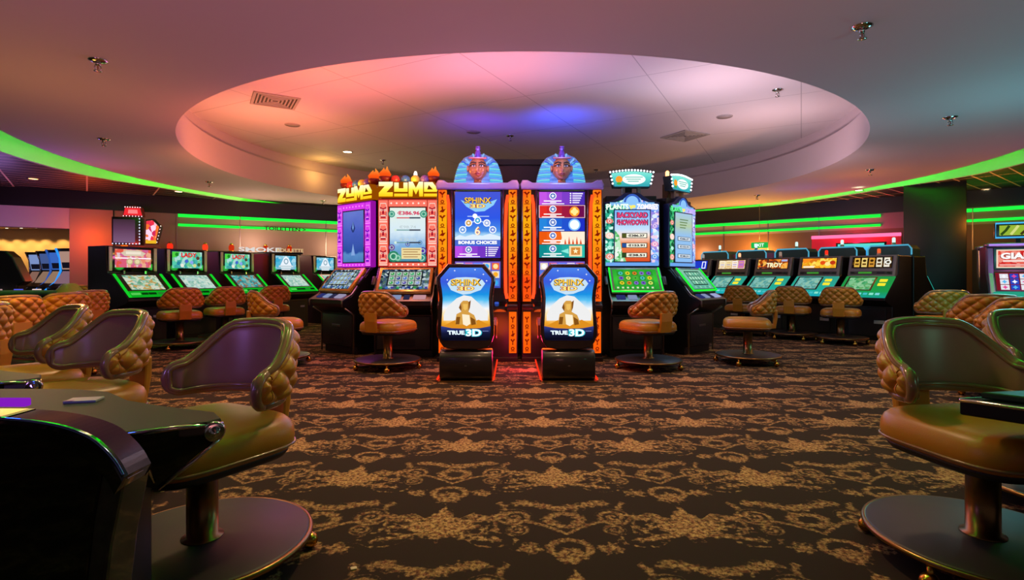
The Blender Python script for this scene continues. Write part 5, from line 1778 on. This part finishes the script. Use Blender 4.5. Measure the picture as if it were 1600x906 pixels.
# ------------------------------------------------------------------ far right machines beyond the pillar
def upright(label, x, y, rz, front, lower, nm, sign=True):
    t = thing('slot_machine', label, 'slot machine', (x, y, 0), rz, nm)
    h = .42
    b = MB()
    b.prism([(.08, 0), (.08, .66), (-.10, .74), (-.12, .80), (.05, .88), (.22, 1.20), (.26, 1.62), (.85, 1.62), (.85, 0)], -h + .02, h - .02, BLACK, 'x', .012)
    b.build('body', t)
    for s in (-1, 1):
        b = MB()
        b.prism([(.0, .84), (.16, 1.18), (.20, 1.58), (.34, 1.62), (.34, 1.20), (.12, .84)], s * (h - .03) - .035, s * (h - .03) + .035, mat('silver_violet', '9a90b8', .25, .6, noise=.1), 'x', .012)
        b.build('side_wing', t)
    b = MB()
    b.box(-h - .02, h + .02, .14, .42, 1.60, 1.66, mat('silver_violet', '9a90b8', .25, .6, noise=.1), .02)
    b.box(-h, h, .132, .15, 1.615, 1.645, glow('b088f0', 1.1), .005)
    b.build('top_rail', t)
    b = MB()
    b.box(-h + .07, h - .07, .19, .24, 1.24, 1.58, mat('green_trim', '2c6a58', .3, .2), .008)
    hd = b.build('screen_frame', t)
    q = MB()
    q.quad(-.32, .32, 1.265, 1.555, .186, front[0])
    front[1](q)
    q.build('top_screen', hd)
    M_, l_ = slant_xf(.05, .89, .20, 1.20)
    q = MB(); q.x = M_
    q.box(-h + .06, h - .06, -.02, .01, 0, l_, BLACK, .006)
    pn = q.build('reel_panel', t)
    q = MB(); q.x = M_
    q.quad(-.34, .34, .02, l_ - .02, -.022, lower)
    cs = ['f8f0f0', '2858d0', '3868e0', 'c848c0', '2048b8']
    for i in range(5):
        for j in range(3):
            x_ = -.24 + .12 * i
            z_ = .07 + .095 * j
            q.quad(x_ - .052, x_ + .052, z_ - .042, z_ + .042, -.024, glow(('f0f0f8', '2848c8')[(i % 3 == 1) or (i == 4)], .9))
            q.star(x_, z_, .036, -.026, glow(('e84898', '58b8f0', 'f8f8ff')[(i + j) % 3], 1.0), 4, .5)
    q.build('play_screen', pn)
    M_, l_ = slant_xf(-.12, .81, .05, .89)
    q = MB(); q.x = M_
    q.box(-h + .03, h - .03, -.012, .01, 0, l_, glow('30b898', .7), .005)
    q.build('button_deck', t)
    if sign:
        q = MB()
        q.box(-.03, .03, .45, .51, 1.62, 1.75, BLACK)
        q.box(-.30, .30, .40, .48, 1.74, 2.00, mat('sign_black', '101018', .3), .03, 3)
        sg = q.build('sign', t)
        q = MB()
        q.tube([(-.285, .395, 1.755), (.285, .395, 1.755), (.285, .395, 1.985), (-.285, .395, 1.985)], .014, glow('48b0e8', 1.1), 8, closed=True)
        q.build('sign_border', sg)
        q = MB()
        q.quad(-.24, .24, 1.79, 1.95, .396, glow('98b838', 1.0))
        for k in range(4):
            q.tube([(-.22 + .12 * k, .394, 1.80), (-.16 + .12 * k, .392, 1.87 + .02 * (k % 2)), (-.12 + .11 * k, .394, 1.94)], .018, glow(('305018', 'e0e888', '403818', 'c8d860')[k], .9), 6)
        q.build('sign_face', sg)
    o = lamp('POINT', (0, -.35, 1.35), 'd878c0', 5, .15, name='screen_fill_glow'); o.parent = t
    return t
def giant(q):
    q.quad(-.30, .30, 1.285, 1.535, .184, art('red_rays', ['e03028', 'e86050', 'd02828', 'f09080', 'e84838'], 16, 1.0))
    q.text('GIANT', -.02, 1.455, .10, .181, glow('fff4f0', 1.15), w=.50, bold=.05)
    q.text('GIANT', -.015, 1.45, .10, .1825, glow('901818', .8), w=.53, bold=.10)
    q.quad(-.24, .24, 1.36, 1.39, .181, glow('f8d8d0', 1.0))
    q.quad(-.28, .28, 1.30, 1.325, .181, glow('f0a8a0', 1.0))
def lion(q):
    q.disc(-.20, 1.42, .09, .183, glow('d8e0e0', .9), 16)
    q.quad(-.05, .30, 1.30, 1.52, .183, glow('1828a8', .9))
upright('slot machine at right edge with red and white lettered top screen and violet rail', 7.86, 8.3, R(-30), (glow('f0d8c0', 1.0), giant), glow('801828', .9), 'machines beyond the pillar')
t = upright('slot machine behind the red signed one, gold leaf reels glimpsed beside the pillar', 8.45, 9.15, R(-30), (glow('101858', .8), lion), art('gold_leaf', ['c89028', '604010', 'e8c050', '302008'], 18, .9), 'machines beyond the pillar', sign=False)

# ------------------------------------------------------------------ jackpot sign tower behind the left row
xt, _ = wall_xf(WLA, WLB)
p = xt @ Vector((1.25, -.9, 0))
t = thing('sign_tower', 'red lit jackpot sign tower standing behind the first machine of left row', 'sign', (p.x, p.y, 0), R(20))
b = MB()
b.box(-.25, .25, -.2, .2, 0, .04, BLACK, .01)
b.tube([(0, 0, .04), (0, 0, 1.75)], .05, BLACK, 12)
b.box(-.42, .42, -.18, .18, 1.72, 1.76, mat('red_shelf', '6a1818', .4), .008)
b.build('stand', t)
b = MB()
b.box(-.40, .12, -.14, .14, 1.80, 2.38, BLACK, .01)
mn = b.build('monitor', t)
b = MB()
b.quad(-.37, .02, 1.84, 2.33, -.143, grad('violet_screen', 1.8, 2.35, [(0, '9a7098'), (.6, '704868'), (1, '48303c')], .7))
b.build('display', mn)
b = MB()
for k in range(9):
    b.ball((.10, -.145, 1.83 + .065 * k), .012, glow('c8d8ff', 2.0), 8, 6)
    b.ball((-.38 + .06 * k, -.145, 1.815), .012, glow('c8d8ff', 2.0), 8, 6)
b.box(.095, .105, -.143, -.139, 1.81, 2.37, STEEL)
b.box(-.40, .11, -.143, -.139, 1.810, 1.820, STEEL)
b.build('bulb_border', mn)
b = MB()
b.prism([(-.22, 2.40), (.16, 2.40), (.12, 2.60), (.0, 2.64), (-.18, 2.60)], -.10, .08, mat('red_shell', '701018', .4), 'y', .01)
sg = b.build('top_sign', t)
b = MB()
b.poly([(-.20, 2.42), (.14, 2.42), (.10, 2.58), (-.17, 2.58)], -.103, glow('e82830', 1.1))
b.poly([(-.12, 2.46), (.06, 2.46), (.05, 2.54), (-.11, 2.54)], -.105, glow('ff8080', 1.1))
for k in range(7):
    b.ball((-.20 + .055 * k, -.104, 2.405), .010, glow('ffd8e0', 2.2), 8, 6)
    b.ball((-.17 + .045 * k, -.104, 2.595), .010, glow('ffd8e0', 2.2), 8, 6)
b.build('sign_face', sg)
b = MB()
b.prism([(.18, 1.82), (.40, 1.82), (.48, 2.20), (.34, 2.36), (.20, 2.34)], -.10, .10, mat('dark_shell', '180c10', .4), 'y', .01)
s2 = b.build('side_sign', t)
b = MB()
b.poly([(.20, 1.90), (.39, 1.90), (.45, 2.19), (.33, 2.33), (.215, 2.31)], -.103, art('fire_sign', ['e83048', 'f8d0e8', 'f07030', 'd02858', 'ffb8c8'], 14, 1.1, (1, 1, .6)))
b.quad(.20, .40, 1.83, 1.90, -.103, glow('f0b828', 1.0))
for k in range(6):
    b.ball((.41 + .014 * k, -.104, 1.86 + .07 * k), .009, glow('ffe0d8', 2.2), 8, 6)
b.build('sign_face', s2)
o = lamp('POINT', (0, -.4, 1.65), 'ff4030', 8, .12, name='sign_glow'); o.parent = t

# red lanterns and lamps seen over the left row: stand on a back counter
p = xt @ Vector((3.3, -.38, 0))
t = thing('back_counter', 'low dark counter along the wall behind the left slot row', 'counter', (p.x, p.y, 0), math.atan2(WLB[1] - WLA[1], WLB[0] - WLA[0]))
b = MB(); b.box(-2.5, 1.35, -.15, .15, 0, 1.68, BLACK, .01); b.build('body', t)
b = MB(); b.box(-2.54, 1.39, -.18, .18, 1.68, 1.72, GLOSS, .008); b.build('counter_top', t)
for k, (xx, c, lb) in enumerate(((-4.6, 'ff7020', 'orange lit lantern on back counter, left of the sign tower'), (-2.9, 'ff3018', 'red lit lantern on back counter, just right of the sign tower'), (-1.5, 'ff4020', 'red lit lantern on back counter above the second left machine'), (-.4, 'c83010', 'small red lantern on back counter above the third left machine'), (1.1, 'b82808', 'small red lantern on back counter above the fourth left machine'), (2.2, 'b82808', 'small red lantern on back counter, rightmost'))):
    q = xt @ Vector((3.3 + xx * .5, -.36, 1.72))
    l_ = thing('lantern', lb, 'lantern', tuple(q), 0, 'lanterns on the back counter')
    b = MB(); b.lathe([(.06, 0), (.065, .015), (.05, .02)], BRASS, seg=18); b.build('base', l_)
    b = MB(); b.lathe([(.045, .02), (.062, .06), (.06, .13), (.035, .16)], glow(c, 1.0), seg=18); b.build('glass', l_)
    b = MB(); b.lathe([(.05, .16), (.03, .185), (.008, .20)], BRASS, seg=18); b.build('cap', l_)
q = MB(); M_ = xt @ Matrix.Translation((3.72, -.50, 1.72)); q.x = M_
q.text('SMOKE', 0, .055, .11, 0, glow('e8e4e0', .9), w=.95, bold=.03)
q.text('SMOKE', 0, .055, .11, .03, mat('letter_side', '888080', .4), w=.95, bold=.03)
tag(q.build('lettering'), 'white lettering standing on the back counter over the third and fourth left machines', 'lettering')
q = MB(); q.x = xt @ Matrix.Translation((4.40, -.52, 1.72))
q.text('ROULETTE', 0, .05, .085, 0, glow('e8c890', .9), w=.62, bold=.02)
tag(q.build('lettering'), 'small cream lettering on the back counter beside the purple slot machine', 'lettering')

# ------------------------------------------------------------------ next room: curved slots and a dark terminal
def curved_slot(label, x, y, rz, scr, low, edge_c):
    t = thing('slot_machine', label, 'slot machine', (x, y, 0), rz, 'curved slots in the next room')
    h = .26
    prof = [(.05, 0), (.0, .5), (-.16, .78), (-.14, .86), (.10, 1.0), (.22, 1.25), (.20, 1.55), (.10, 1.78), (.50, 1.78), (.62, 1.2), (.60, 0)]
    b = MB(); b.prism(prof, -h, h, BLACK, 'x', .01); b.build('body', t)
    M_, l_ = slant_xf(.21, 1.26, .12, 1.74)
    q = MB(); q.x = M_; q.quad(-.21, .21, .03, l_ - .03, -.012, scr); q.quad(-.19, .19, .06, .2, -.014, glow('181828', .6)); q.build('top_screen', t)
    M_, l_ = slant_xf(.0, .95, .22, 1.24)
    q = MB(); q.x = M_; q.quad(-.21, .21, .0, l_, -.012, low); q.build('play_screen', t)
    M_, l_ = slant_xf(-.15, .86, .08, .99)
    q = MB(); q.x = M_; q.box(-.24, .24, -.012, .02, 0, l_, STEEL, .004); q.build('button_deck', t)
    for s in (-1, 1):
        q = MB()
        q.tube([(s * .26, -.17, .80), (s * .26, .08, 1.0), (s * .26, .20, 1.25), (s * .26, .18, 1.55), (s * .26, .08, 1.78)], .022, edge_c, 8)
        q.build('lit_edge', t)
    return t
SBL = glow('88a0d8', .8)
curved_slot('curved slot in next room, leftmost of four, beside the dark terminal', -13.0, 14.7, R(-8), SBL, glow('a87c6c', .6), CHROME)
curved_slot('curved slot in next room, second of four, steel edged', -12.1, 14.0, R(-8), glow('5068a8', .7), glow('b08c74', .6), CHROME)
curved_slot('curved slot in next room, third of four, blue top screen', -11.25, 13.3, R(-8), glow('4070d0', .8), glow('b89478', .6), glow('3060c0', .8))
curved_slot('curved slot in next room, rightmost, with blue lit edge by the orange pier', -10.42, 12.6, R(-8), glow('c8a090', .7), glow('987484', .7), glow('2890f8', 1.2))
t = thing('game_terminal', 'big dark game terminal seen from behind at the left edge', 'game terminal', (-8.75, 8.9, 0), R(14))
b = MB()
b.prism([(-.75, .0), (-.80, 1.0), (-.78, 1.45), (-.70, 1.55), (.45, 1.55), (.55, 1.45), (.72, 1.05), (.62, .98), (.55, 0)], -.12, .12, BLACK, 'y', .02)
b.build('body', t)
b = MB()
b.box(-.8, 1.55, -.35, .0, .78, .86, GLOSS, .01)
b.build('ledge', t)
b = MB()
for k, (x, c) in enumerate(((.10, '3870ff'), (.22, 'd8b8a0'), (.42, 'b09090'), (.7, '5058d8'), (.95, 'e0c8c0'))):
    b.box(x, x + .12, -.37, -.345, .88, .93, glow(c, 1.0), .006)
b.build('lit_button', t)
b = MB()
b.prism([(.75, .0), (.80, .78), (1.5, .78), (1.55, 0)], -.3, -.02, BLACK, 'y', .01)
b.build('support', t)
t = thing('ash_cone', 'yellow cone shaped stand between the dark terminal and the left row', 'stand', (-6.55, 8.05, 0), 0)
b = MB(); b.lathe([(.28, 0), (.28, .02), (.05, .06), (.05, .72)], BLACK, seg=24); b.build('stem', t)
b = MB(); b.lathe([(.30, .72), (.30, .76), (.09, 1.02), (.07, 1.03)], mat('yellow_plastic', '9a8a3a', .4, noise=.1), seg=24); b.build('cone', t)
t = thing('card_table', 'round card table with green felt top at left edge', 'table', (-6.6, 7.0, 0), 0)
b = MB(); b.lathe([(.55, .90), (.58, .93), (.56, .945), (0, .945)], mat('green_felt', '14602c', .9), seg=48); b.build('felt_top', t)
b = MB(); b.lathe([(.35, 0), (.35, .03), (.09, .08), (.09, .90), (.3, .902)], BLACK, seg=32); b.build('pedestal', t)

# ------------------------------------------------------------------ foreground gaming tables
TOPM = mat('table_top', '3a322c', .55, noise=.1, scale=6)
MARB = mat('dark_marble', '34342c', .22, noise=.95, scale=16, coat=.4)
def gaming_table(label, loc):
    """black electronic table: slanted top with a chrome ended arm, round hooded back and marbled foot"""
    t = thing('gaming_table', label, 'gaming table', loc, 0, 'black gaming tables on the left')
    ox, oy = -1.2, 1.5
    def L_(x, y): return (x - ox, y - oy)
    tp = [(-1.87, 1.98), (-1.60, 1.98), (-1.43, 1.93), (-1.27, 1.80), (-1.10, 1.72), (-.90, 1.645), (-.842, 1.575), (-.86, 1.535), (-1.02, 1.43), (-1.45, 1.36), (-1.89, 1.38), (-1.89, 1.95)]
    q = MB()
    q.prism([L_(*p) for p in tp], .70, .738, TOPM, 'z', .006)
    q.build('top', t)
    q = MB()
    A, B_2 = Vector(L_(-.845, 1.575)), Vector(L_(-1.02, 1.425))
    def fp(s, z, o=0):
        p = B_2.lerp(A, s)
        return (p.x + .63 * o, p.y - .77 * o, z)
    def slab(pts, o0, o1, m):
        n_ = len(pts)
        vs = [fp(s, z, o0) for s, z in pts] + [fp(s, z, o1) for s, z in pts]
        fs = [tuple(range(n_)), tuple(range(n_, 2 * n_))[::-1]] + [(i, i + n_, (i + 1) % n_ + n_, (i + 1) % n_) for i in range(n_)]
        q.add(vs, fs, m)
    slab([(0, .737), (1.02, .728), (1.0, .69), (.32, .575), (.10, .60)], -.02, .012, GLOSS)
    q.build('arm', t)
    q = MB()
    q.tube([fp(.02, .734, .014), fp(.5, .732, .016), fp(1.02, .722, .014)], .007, CHROME, 8)
    q.tube([fp(.33, .575, .014), fp(.7, .632, .016), fp(1.0, .685, .014)], .006, CHROME, 8)
    q.tube([fp(.12, .70, .014), fp(.30, .595, .014)], .005, CHROME, 8)
    q.build('chrome_trim', t)
    q = MB()
    M_ = Matrix.Translation(fp(.92, .705, .012)) @ Matrix.Rotation(math.atan2(.63, .77), 4, 'Z') @ Matrix.Rotation(R(90), 4, 'X')
    q.x = M_
    q.lathe([(.028, 0), (.030, .006), (.024, .014), (.018, .010), (.012, .016), (0, .018)], CHROME, seg=24)
    q.build('knob', t)
    # hooded back
    hood = [(-2.2, .80), (-1.9, .826), (-1.20, .828), (-1.12, .826), (-1.05, .820), (-.985, .808), (-.93, .788), (-.895, .762), (-.868, .732), (-.85, .70), (-.868, .690), (-.90, .74), (-.925, .60), (-.99, 0), (-2.2, 0)]
    q = MB()
    q.prism([L_(x, 0)[:1] + (z,) for x, z in hood[:3] + hood[3:]], 1.20 - oy, 1.26 - oy, GLOSS, 'y', .004)
    q.build('back_panel', t)
    q = MB()
    rim = [hood[1]]
    for k in range(2, 9):
        p0, p1, p2, p3 = (Vector(hood[j]) for j in (k - 1, k, k + 1, min(k + 2, 9)))
        for e in range(4):
            u = e / 4
            c = .5 * ((2 * p1) + (p2 - p0) * u + (2 * p0 - 5 * p1 + 4 * p2 - p3) * u * u + (3 * p1 - p0 - 3 * p2 + p3) * u ** 3)
            rim.append((c.x, c.y))
    rim.append(hood[9])
    vs, fs = [], []
    for k, (x, z) in enumerate(rim):
        X_ = x - ox
        for (dy, dz, dx) in ((1.185, .0, 0), (1.19, .008, .003), (1.20, .010, .004), (1.275, .010, .004), (1.285, .0, .002), (1.28, -.03, -.02), (1.19, -.03, -.02)):
            vs.append((X_ + dx, dy - oy, z + dz))
    m_ = 7
    for k in range(len(rim) - 1):
        for j in range(m_):
            a, c = k * m_ + j, k * m_ + (j + 1) % m_
            fs.append((a, c, c + m_, a + m_))
    fs.append(tuple(range(m_))[::-1])
    fs.append(tuple((len(rim) - 1) * m_ + j for j in range(m_)))
    q.add(vs, fs, GLOSS, False)
    q.build('hood_rim', t)
    q = MB()
    q.tube([(x - ox, 1.19 - oy, z + .010) for x, z in rim], .004, mat('blue_chrome', '7080c8', .12, 1.0), 6)
    q.build('hood_trim', t)
    q = MB()
    q.prism([(-.905 - ox, .745), (-.872 - ox, .722), (-.862 - ox, .69), (-.89 - ox, .55), (-.955 - ox, 0), (-1.10 - ox, 0), (-1.0 - ox, .60)], 1.205 - oy, 1.30 - oy, MARB, 'y', .008)
    q.build('marbled_foot', t)
    q = MB()
    q.box(-2.1 - ox, -1.2 - ox, 1.34 - oy, 1.36 - oy, .825, .845, glow('9020d0', .8), .004)
    q.build('violet_light_bar', t)
    q = MB()
    q.box(-2.2 - ox, -1.15 - ox, 1.45 - oy, 1.75 - oy, .02, .70, BLACK, .02)
    q.build('pedestal', t)
    return t
g1 = gaming_table('black gaming table with round hooded back and chrome tipped arm, left foreground', (-1.2, 1.5, 0))
g2 = dup(g1, (-1.2 - 1.06, 1.5 + .62, 0), 0, 'black gaming table cut by left edge, only its chrome tip beside the second chair')
lamp('POINT', (-1.25, 1.32, .98), '3060ff', .35, .03, name='terminal_screen_glow')
t = thing('player_card', 'white plastic card lying on the left foreground table top', 'card', (-1.40, 1.78, .738), R(14))
b = MB(); b.box(-.046, .046, -.030, .030, 0, .008, mat('card_white', 'b8b4b0', .4), .002); b.build('card', t)
b = MB(); b.box(-.046, -.02, -.0305, -.015, .0078, .0084, mat('card_violet', '7040a0', .4)); b.build('print', t)

t = thing('gaming_table', 'dark green gaming table corner with pale chrome edge, right foreground', 'gaming table', (2.1, 1.75, 0), 0)
q = MB()
P_ = [(1.59, 1.93), (2.02, 2.0), (2.7, 2.0), (2.7, 1.1), (2.05, 1.37)]
q.prism([(x - 2.1, y - 1.75) for x, y in P_], .655, .712, BLACK, 'z', .006)
q.build('table_edge', t)
q = MB()
q.tube([(2.70 - 2.1, 1.1 - 1.75, .708), (2.05 - 2.1, 1.37 - 1.75, .708), (1.588 - 2.1, 1.925 - 1.75, .708), (1.592 - 2.1, 1.935 - 1.75, .708), (2.02 - 2.1, 2.005 - 1.75, .708), (2.7 - 2.1, 2.005 - 1.75, .708)], .007, CHROME, 8)
q.build('chrome_trim', t)
q = MB()
q.prism([(1.66 - 2.1, 1.925 - 1.75), (2.02 - 2.1, 1.98 - 1.75), (2.7 - 2.1, 1.98 - 1.75), (2.7 - 2.1, 1.25 - 1.75), (2.12 - 2.1, 1.46 - 1.75)], .714, .738, mat('green_pad', '1c4030', .45, noise=.1), 'z', .006)
q.build('play_pad', t)
q = MB()
q.prism([(2.45 - 2.1, 1.35 - 1.75), (2.45 - 2.1, 1.85 - 1.75), (2.68 - 2.1, 1.85 - 1.75), (2.68 - 2.1, 1.35 - 1.75)], 0, .656, BLACK, 'z', .01)
q.build('pedestal', t)

# ------------------------------------------------------------------ ceiling fittings
def at_ceiling(px, py, z):
    D = 850 * (z - EYE) / (430 - py)
    return ((px - 800) / 850 * D, D, z)
spr = [(153, 94, ZC, 'left front of the white ceiling'), (1347, 41, ZC, 'right front of the white ceiling, largest'), (1485, 183, ZC, 'right of the round opening, nearest green edge'),
       (162, 217, ZC, 'left side of the white ceiling, above the green edge'), (327, 284, ZC, 'white ceiling left, above the slot row'), (1360, 265, ZC, 'white ceiling right, above the slot row'),
       (1183, 305, ZC, 'narrow far part of the ceiling right of the green slot machine'), (505, 313, ZC, 'narrow far part of the ceiling left of the purple slot machine'),
       (1215, 140, ZR, 'right part of the raised recess'), (797, 212, ZR, 'blue lit middle of the raised recess'), (598, 250, ZR, 'recess left above the salmon slot machine'), (932, 265, ZR, 'recess right of the pharaoh heads')]
for i, (px, py, z, wh) in enumerate(spr):
    t = thing('sprinkler', 'small chrome ceiling sprinkler, ' + wh, 'sprinkler', at_ceiling(px, py, z), rnd.uniform(0, 3), 'ceiling sprinklers')
    t.scale = (1.35, 1.35, 1.35)
    b = MB(); b.lathe([(.055, 0), (.055, -.006), (.030, -.016), (.018, -.018)], CHROME, seg=24, caps=False); b.build('escutcheon', t)
    b = MB()
    b.lathe([(.014, -.014), (.014, -.035)], CHROME, seg=12)
    for s in (-1, 1):
        b.tube([(s * .012, 0, -.033), (s * .020, 0, -.05), (s * .006, 0, -.07)], .004, CHROME, 6)
    b.tube([(0, 0, -.035), (0, 0, -.068)], .003, mat('bulb_red', '8a1414', .3), 6)
    b.build('frame', t)
    b = MB(); b.lathe([(0, -.070), (.024, -.070), (.024, -.073), (0, -.073)], CHROME, seg=16, caps=False); b.build('deflector', t)
for px, py, rot, c, wh in ((430, 157, R(30), 'b08868', 'square slotted ceiling vent in the orange lit left of the recess'), (1070, 212, R(28), '8890a8', 'square slotted ceiling vent in the right of the recess')):
    t = thing('ceiling_vent', wh, 'vent', at_ceiling(px, py, ZR), rot, 'ceiling vents')
    b = MB()
    VM = mat('vent_paint', 'a09890', .6)
    for x0, x1, y0, y1 in ((-.32, .32, -.32, -.28), (-.32, .32, .28, .32), (-.32, -.28, -.28, .28), (.28, .32, -.28, .28)):
        b.box(x0, x1, y0, y1, -.018, 0, VM)
    b.build('frame', t)
    b = MB(); b.box(-.28, .28, -.28, .28, -.004, -.001, mat('vent_dark', '3a322e', .7)); b.build('backing', t)
    b = MB()
    for k in range(5):
        r = .26 - .05 * k
        for x0, x1, y0, y1 in ((-r, r, -r, -r + .022), (-r, r, r - .022, r), (-r, -r + .022, -r + .022, r - .022), (r - .022, r, -r + .022, r - .022)):
            b.box(x0, x1, y0, y1, -.014, -.004, VM)
    b.build('louvre', t)
for px, py, wh in ((457, 195, 'round flush ceiling speaker in the left of the recess'), (1132, 182, 'round flush ceiling speaker in the right of the recess'), (740, 206, 'round flush ceiling disc near the middle of the recess')):
    t = thing('ceiling_speaker', wh, 'speaker', at_ceiling(px, py, ZR), 0, 'round ceiling speakers')
    b = MB(); b.lathe([(.13, 0), (.13, -.008), (.115, -.010)], mat('speaker_ring', 'a89c98', .6), seg=32, caps=False); b.build('ring', t)
    b = MB(); b.lathe([(0, -.006), (.115, -.006), (.115, -.004), (0, -.004)], mat('speaker_mesh', '9a8e8c', .7, noise=.3, scale=300), seg=32, caps=False); b.build('grille', t)
def downlight(loc, label, grp, c='ffd090', s=8, r=.075):
    t = thing('recessed_downlight', label, 'ceiling light', loc, 0, grp)
    b = MB(); b.lathe([(r + .02, 0), (r + .02, -.008), (r, -.010), (r, -.002)], STEEL, seg=24, caps=False); b.build('trim_ring', t)
    b = MB(); b.lathe([(0, -.005), (r, -.005), (r, -.003), (0, -.003)], glow(c, s), seg=20, caps=False); b.build('lens', t)
downlight(at_ceiling(543, 237, ZR), 'warm round downlight in the recess, above the salmon slot machine', 'recess downlights', 'ffe0a8', 10, .09)
lamp('POINT', (-4.3, 12.4, 3.45), 'ffc060', 3.0, .08, name='recess_downlight_glow')
zg = 2.99
for px, py, c, s, wh in ((52, 279, 'ffb070', 6, 'dark left ceiling near left edge'), (235, 309, 'ffd8b0', 6, 'dark left ceiling above the sign tower'), (279, 299, 'ffd8a8', 6, 'dark left ceiling right of the sign tower'),
                      (1190, 326, 'ffd8a0', 6, 'dark right ceiling left of the green exit sign'), (1541, 296, 'ffd8a0', 8, 'dark right ceiling right of the pillar'), (1342, 297, 'fff0c0', 6, 'dark right ceiling left of the pillar')):
    x, y, _z = at_ceiling(px, py, zg)
    downlight((x, y, zg), 'small warm downlight in the ' + wh, 'downlights in the dark ceiling', c, s, .075)
for px, py, c, p in ((1541, 296, 'ff9030', 20), (1342, 297, 'ff9030', 9), (60, 270, '9060ff', 7), (160, 285, 'ff90a0', 6), (1250, 315, '4070ff', 6)):
    x, y, _z = at_ceiling(px, py, 2.75)
    lamp('POINT', (x, y, 2.2), c, p * .45, .08, name='ceiling_spill')  # unseen lamps added to tint the dark ceiling grid
b = MB()
b.tube([(0, -.09, -.03), (.05, -.08, -.06), (.08, 0, -.07), (.05, .08, -.06), (0, .09, -.03)], .012, BRASS, 8)
b.lathe([(.06, 0), (.06, -.02), (.03, -.03)], BLACK, seg=16)
o = b.build('camera_dome')
o.location = at_ceiling(1384, 312, 2.99)
tag(o, 'small brass ringed dome camera on the dark ceiling left of the pillar', 'camera')
b = MB()
b.poly([(-.012, -.008), (.010, -.010), (.014, .006), (.002, .012), (-.010, .008)], 0, mat('paper_scrap', 'd8c8a0', .6)) if False else b.box(-.012, .012, -.010, .010, 0, .006, mat('paper_scrap', 'd8c8a0', .6), .002)
o = b.build('paper_scrap')
o.location = (-.62, 2.13, 0.0)
o.rotation_euler = (0, 0, .4)
tag(o, 'tiny pale scrap of paper lying on the carpet near the camera', 'litter')
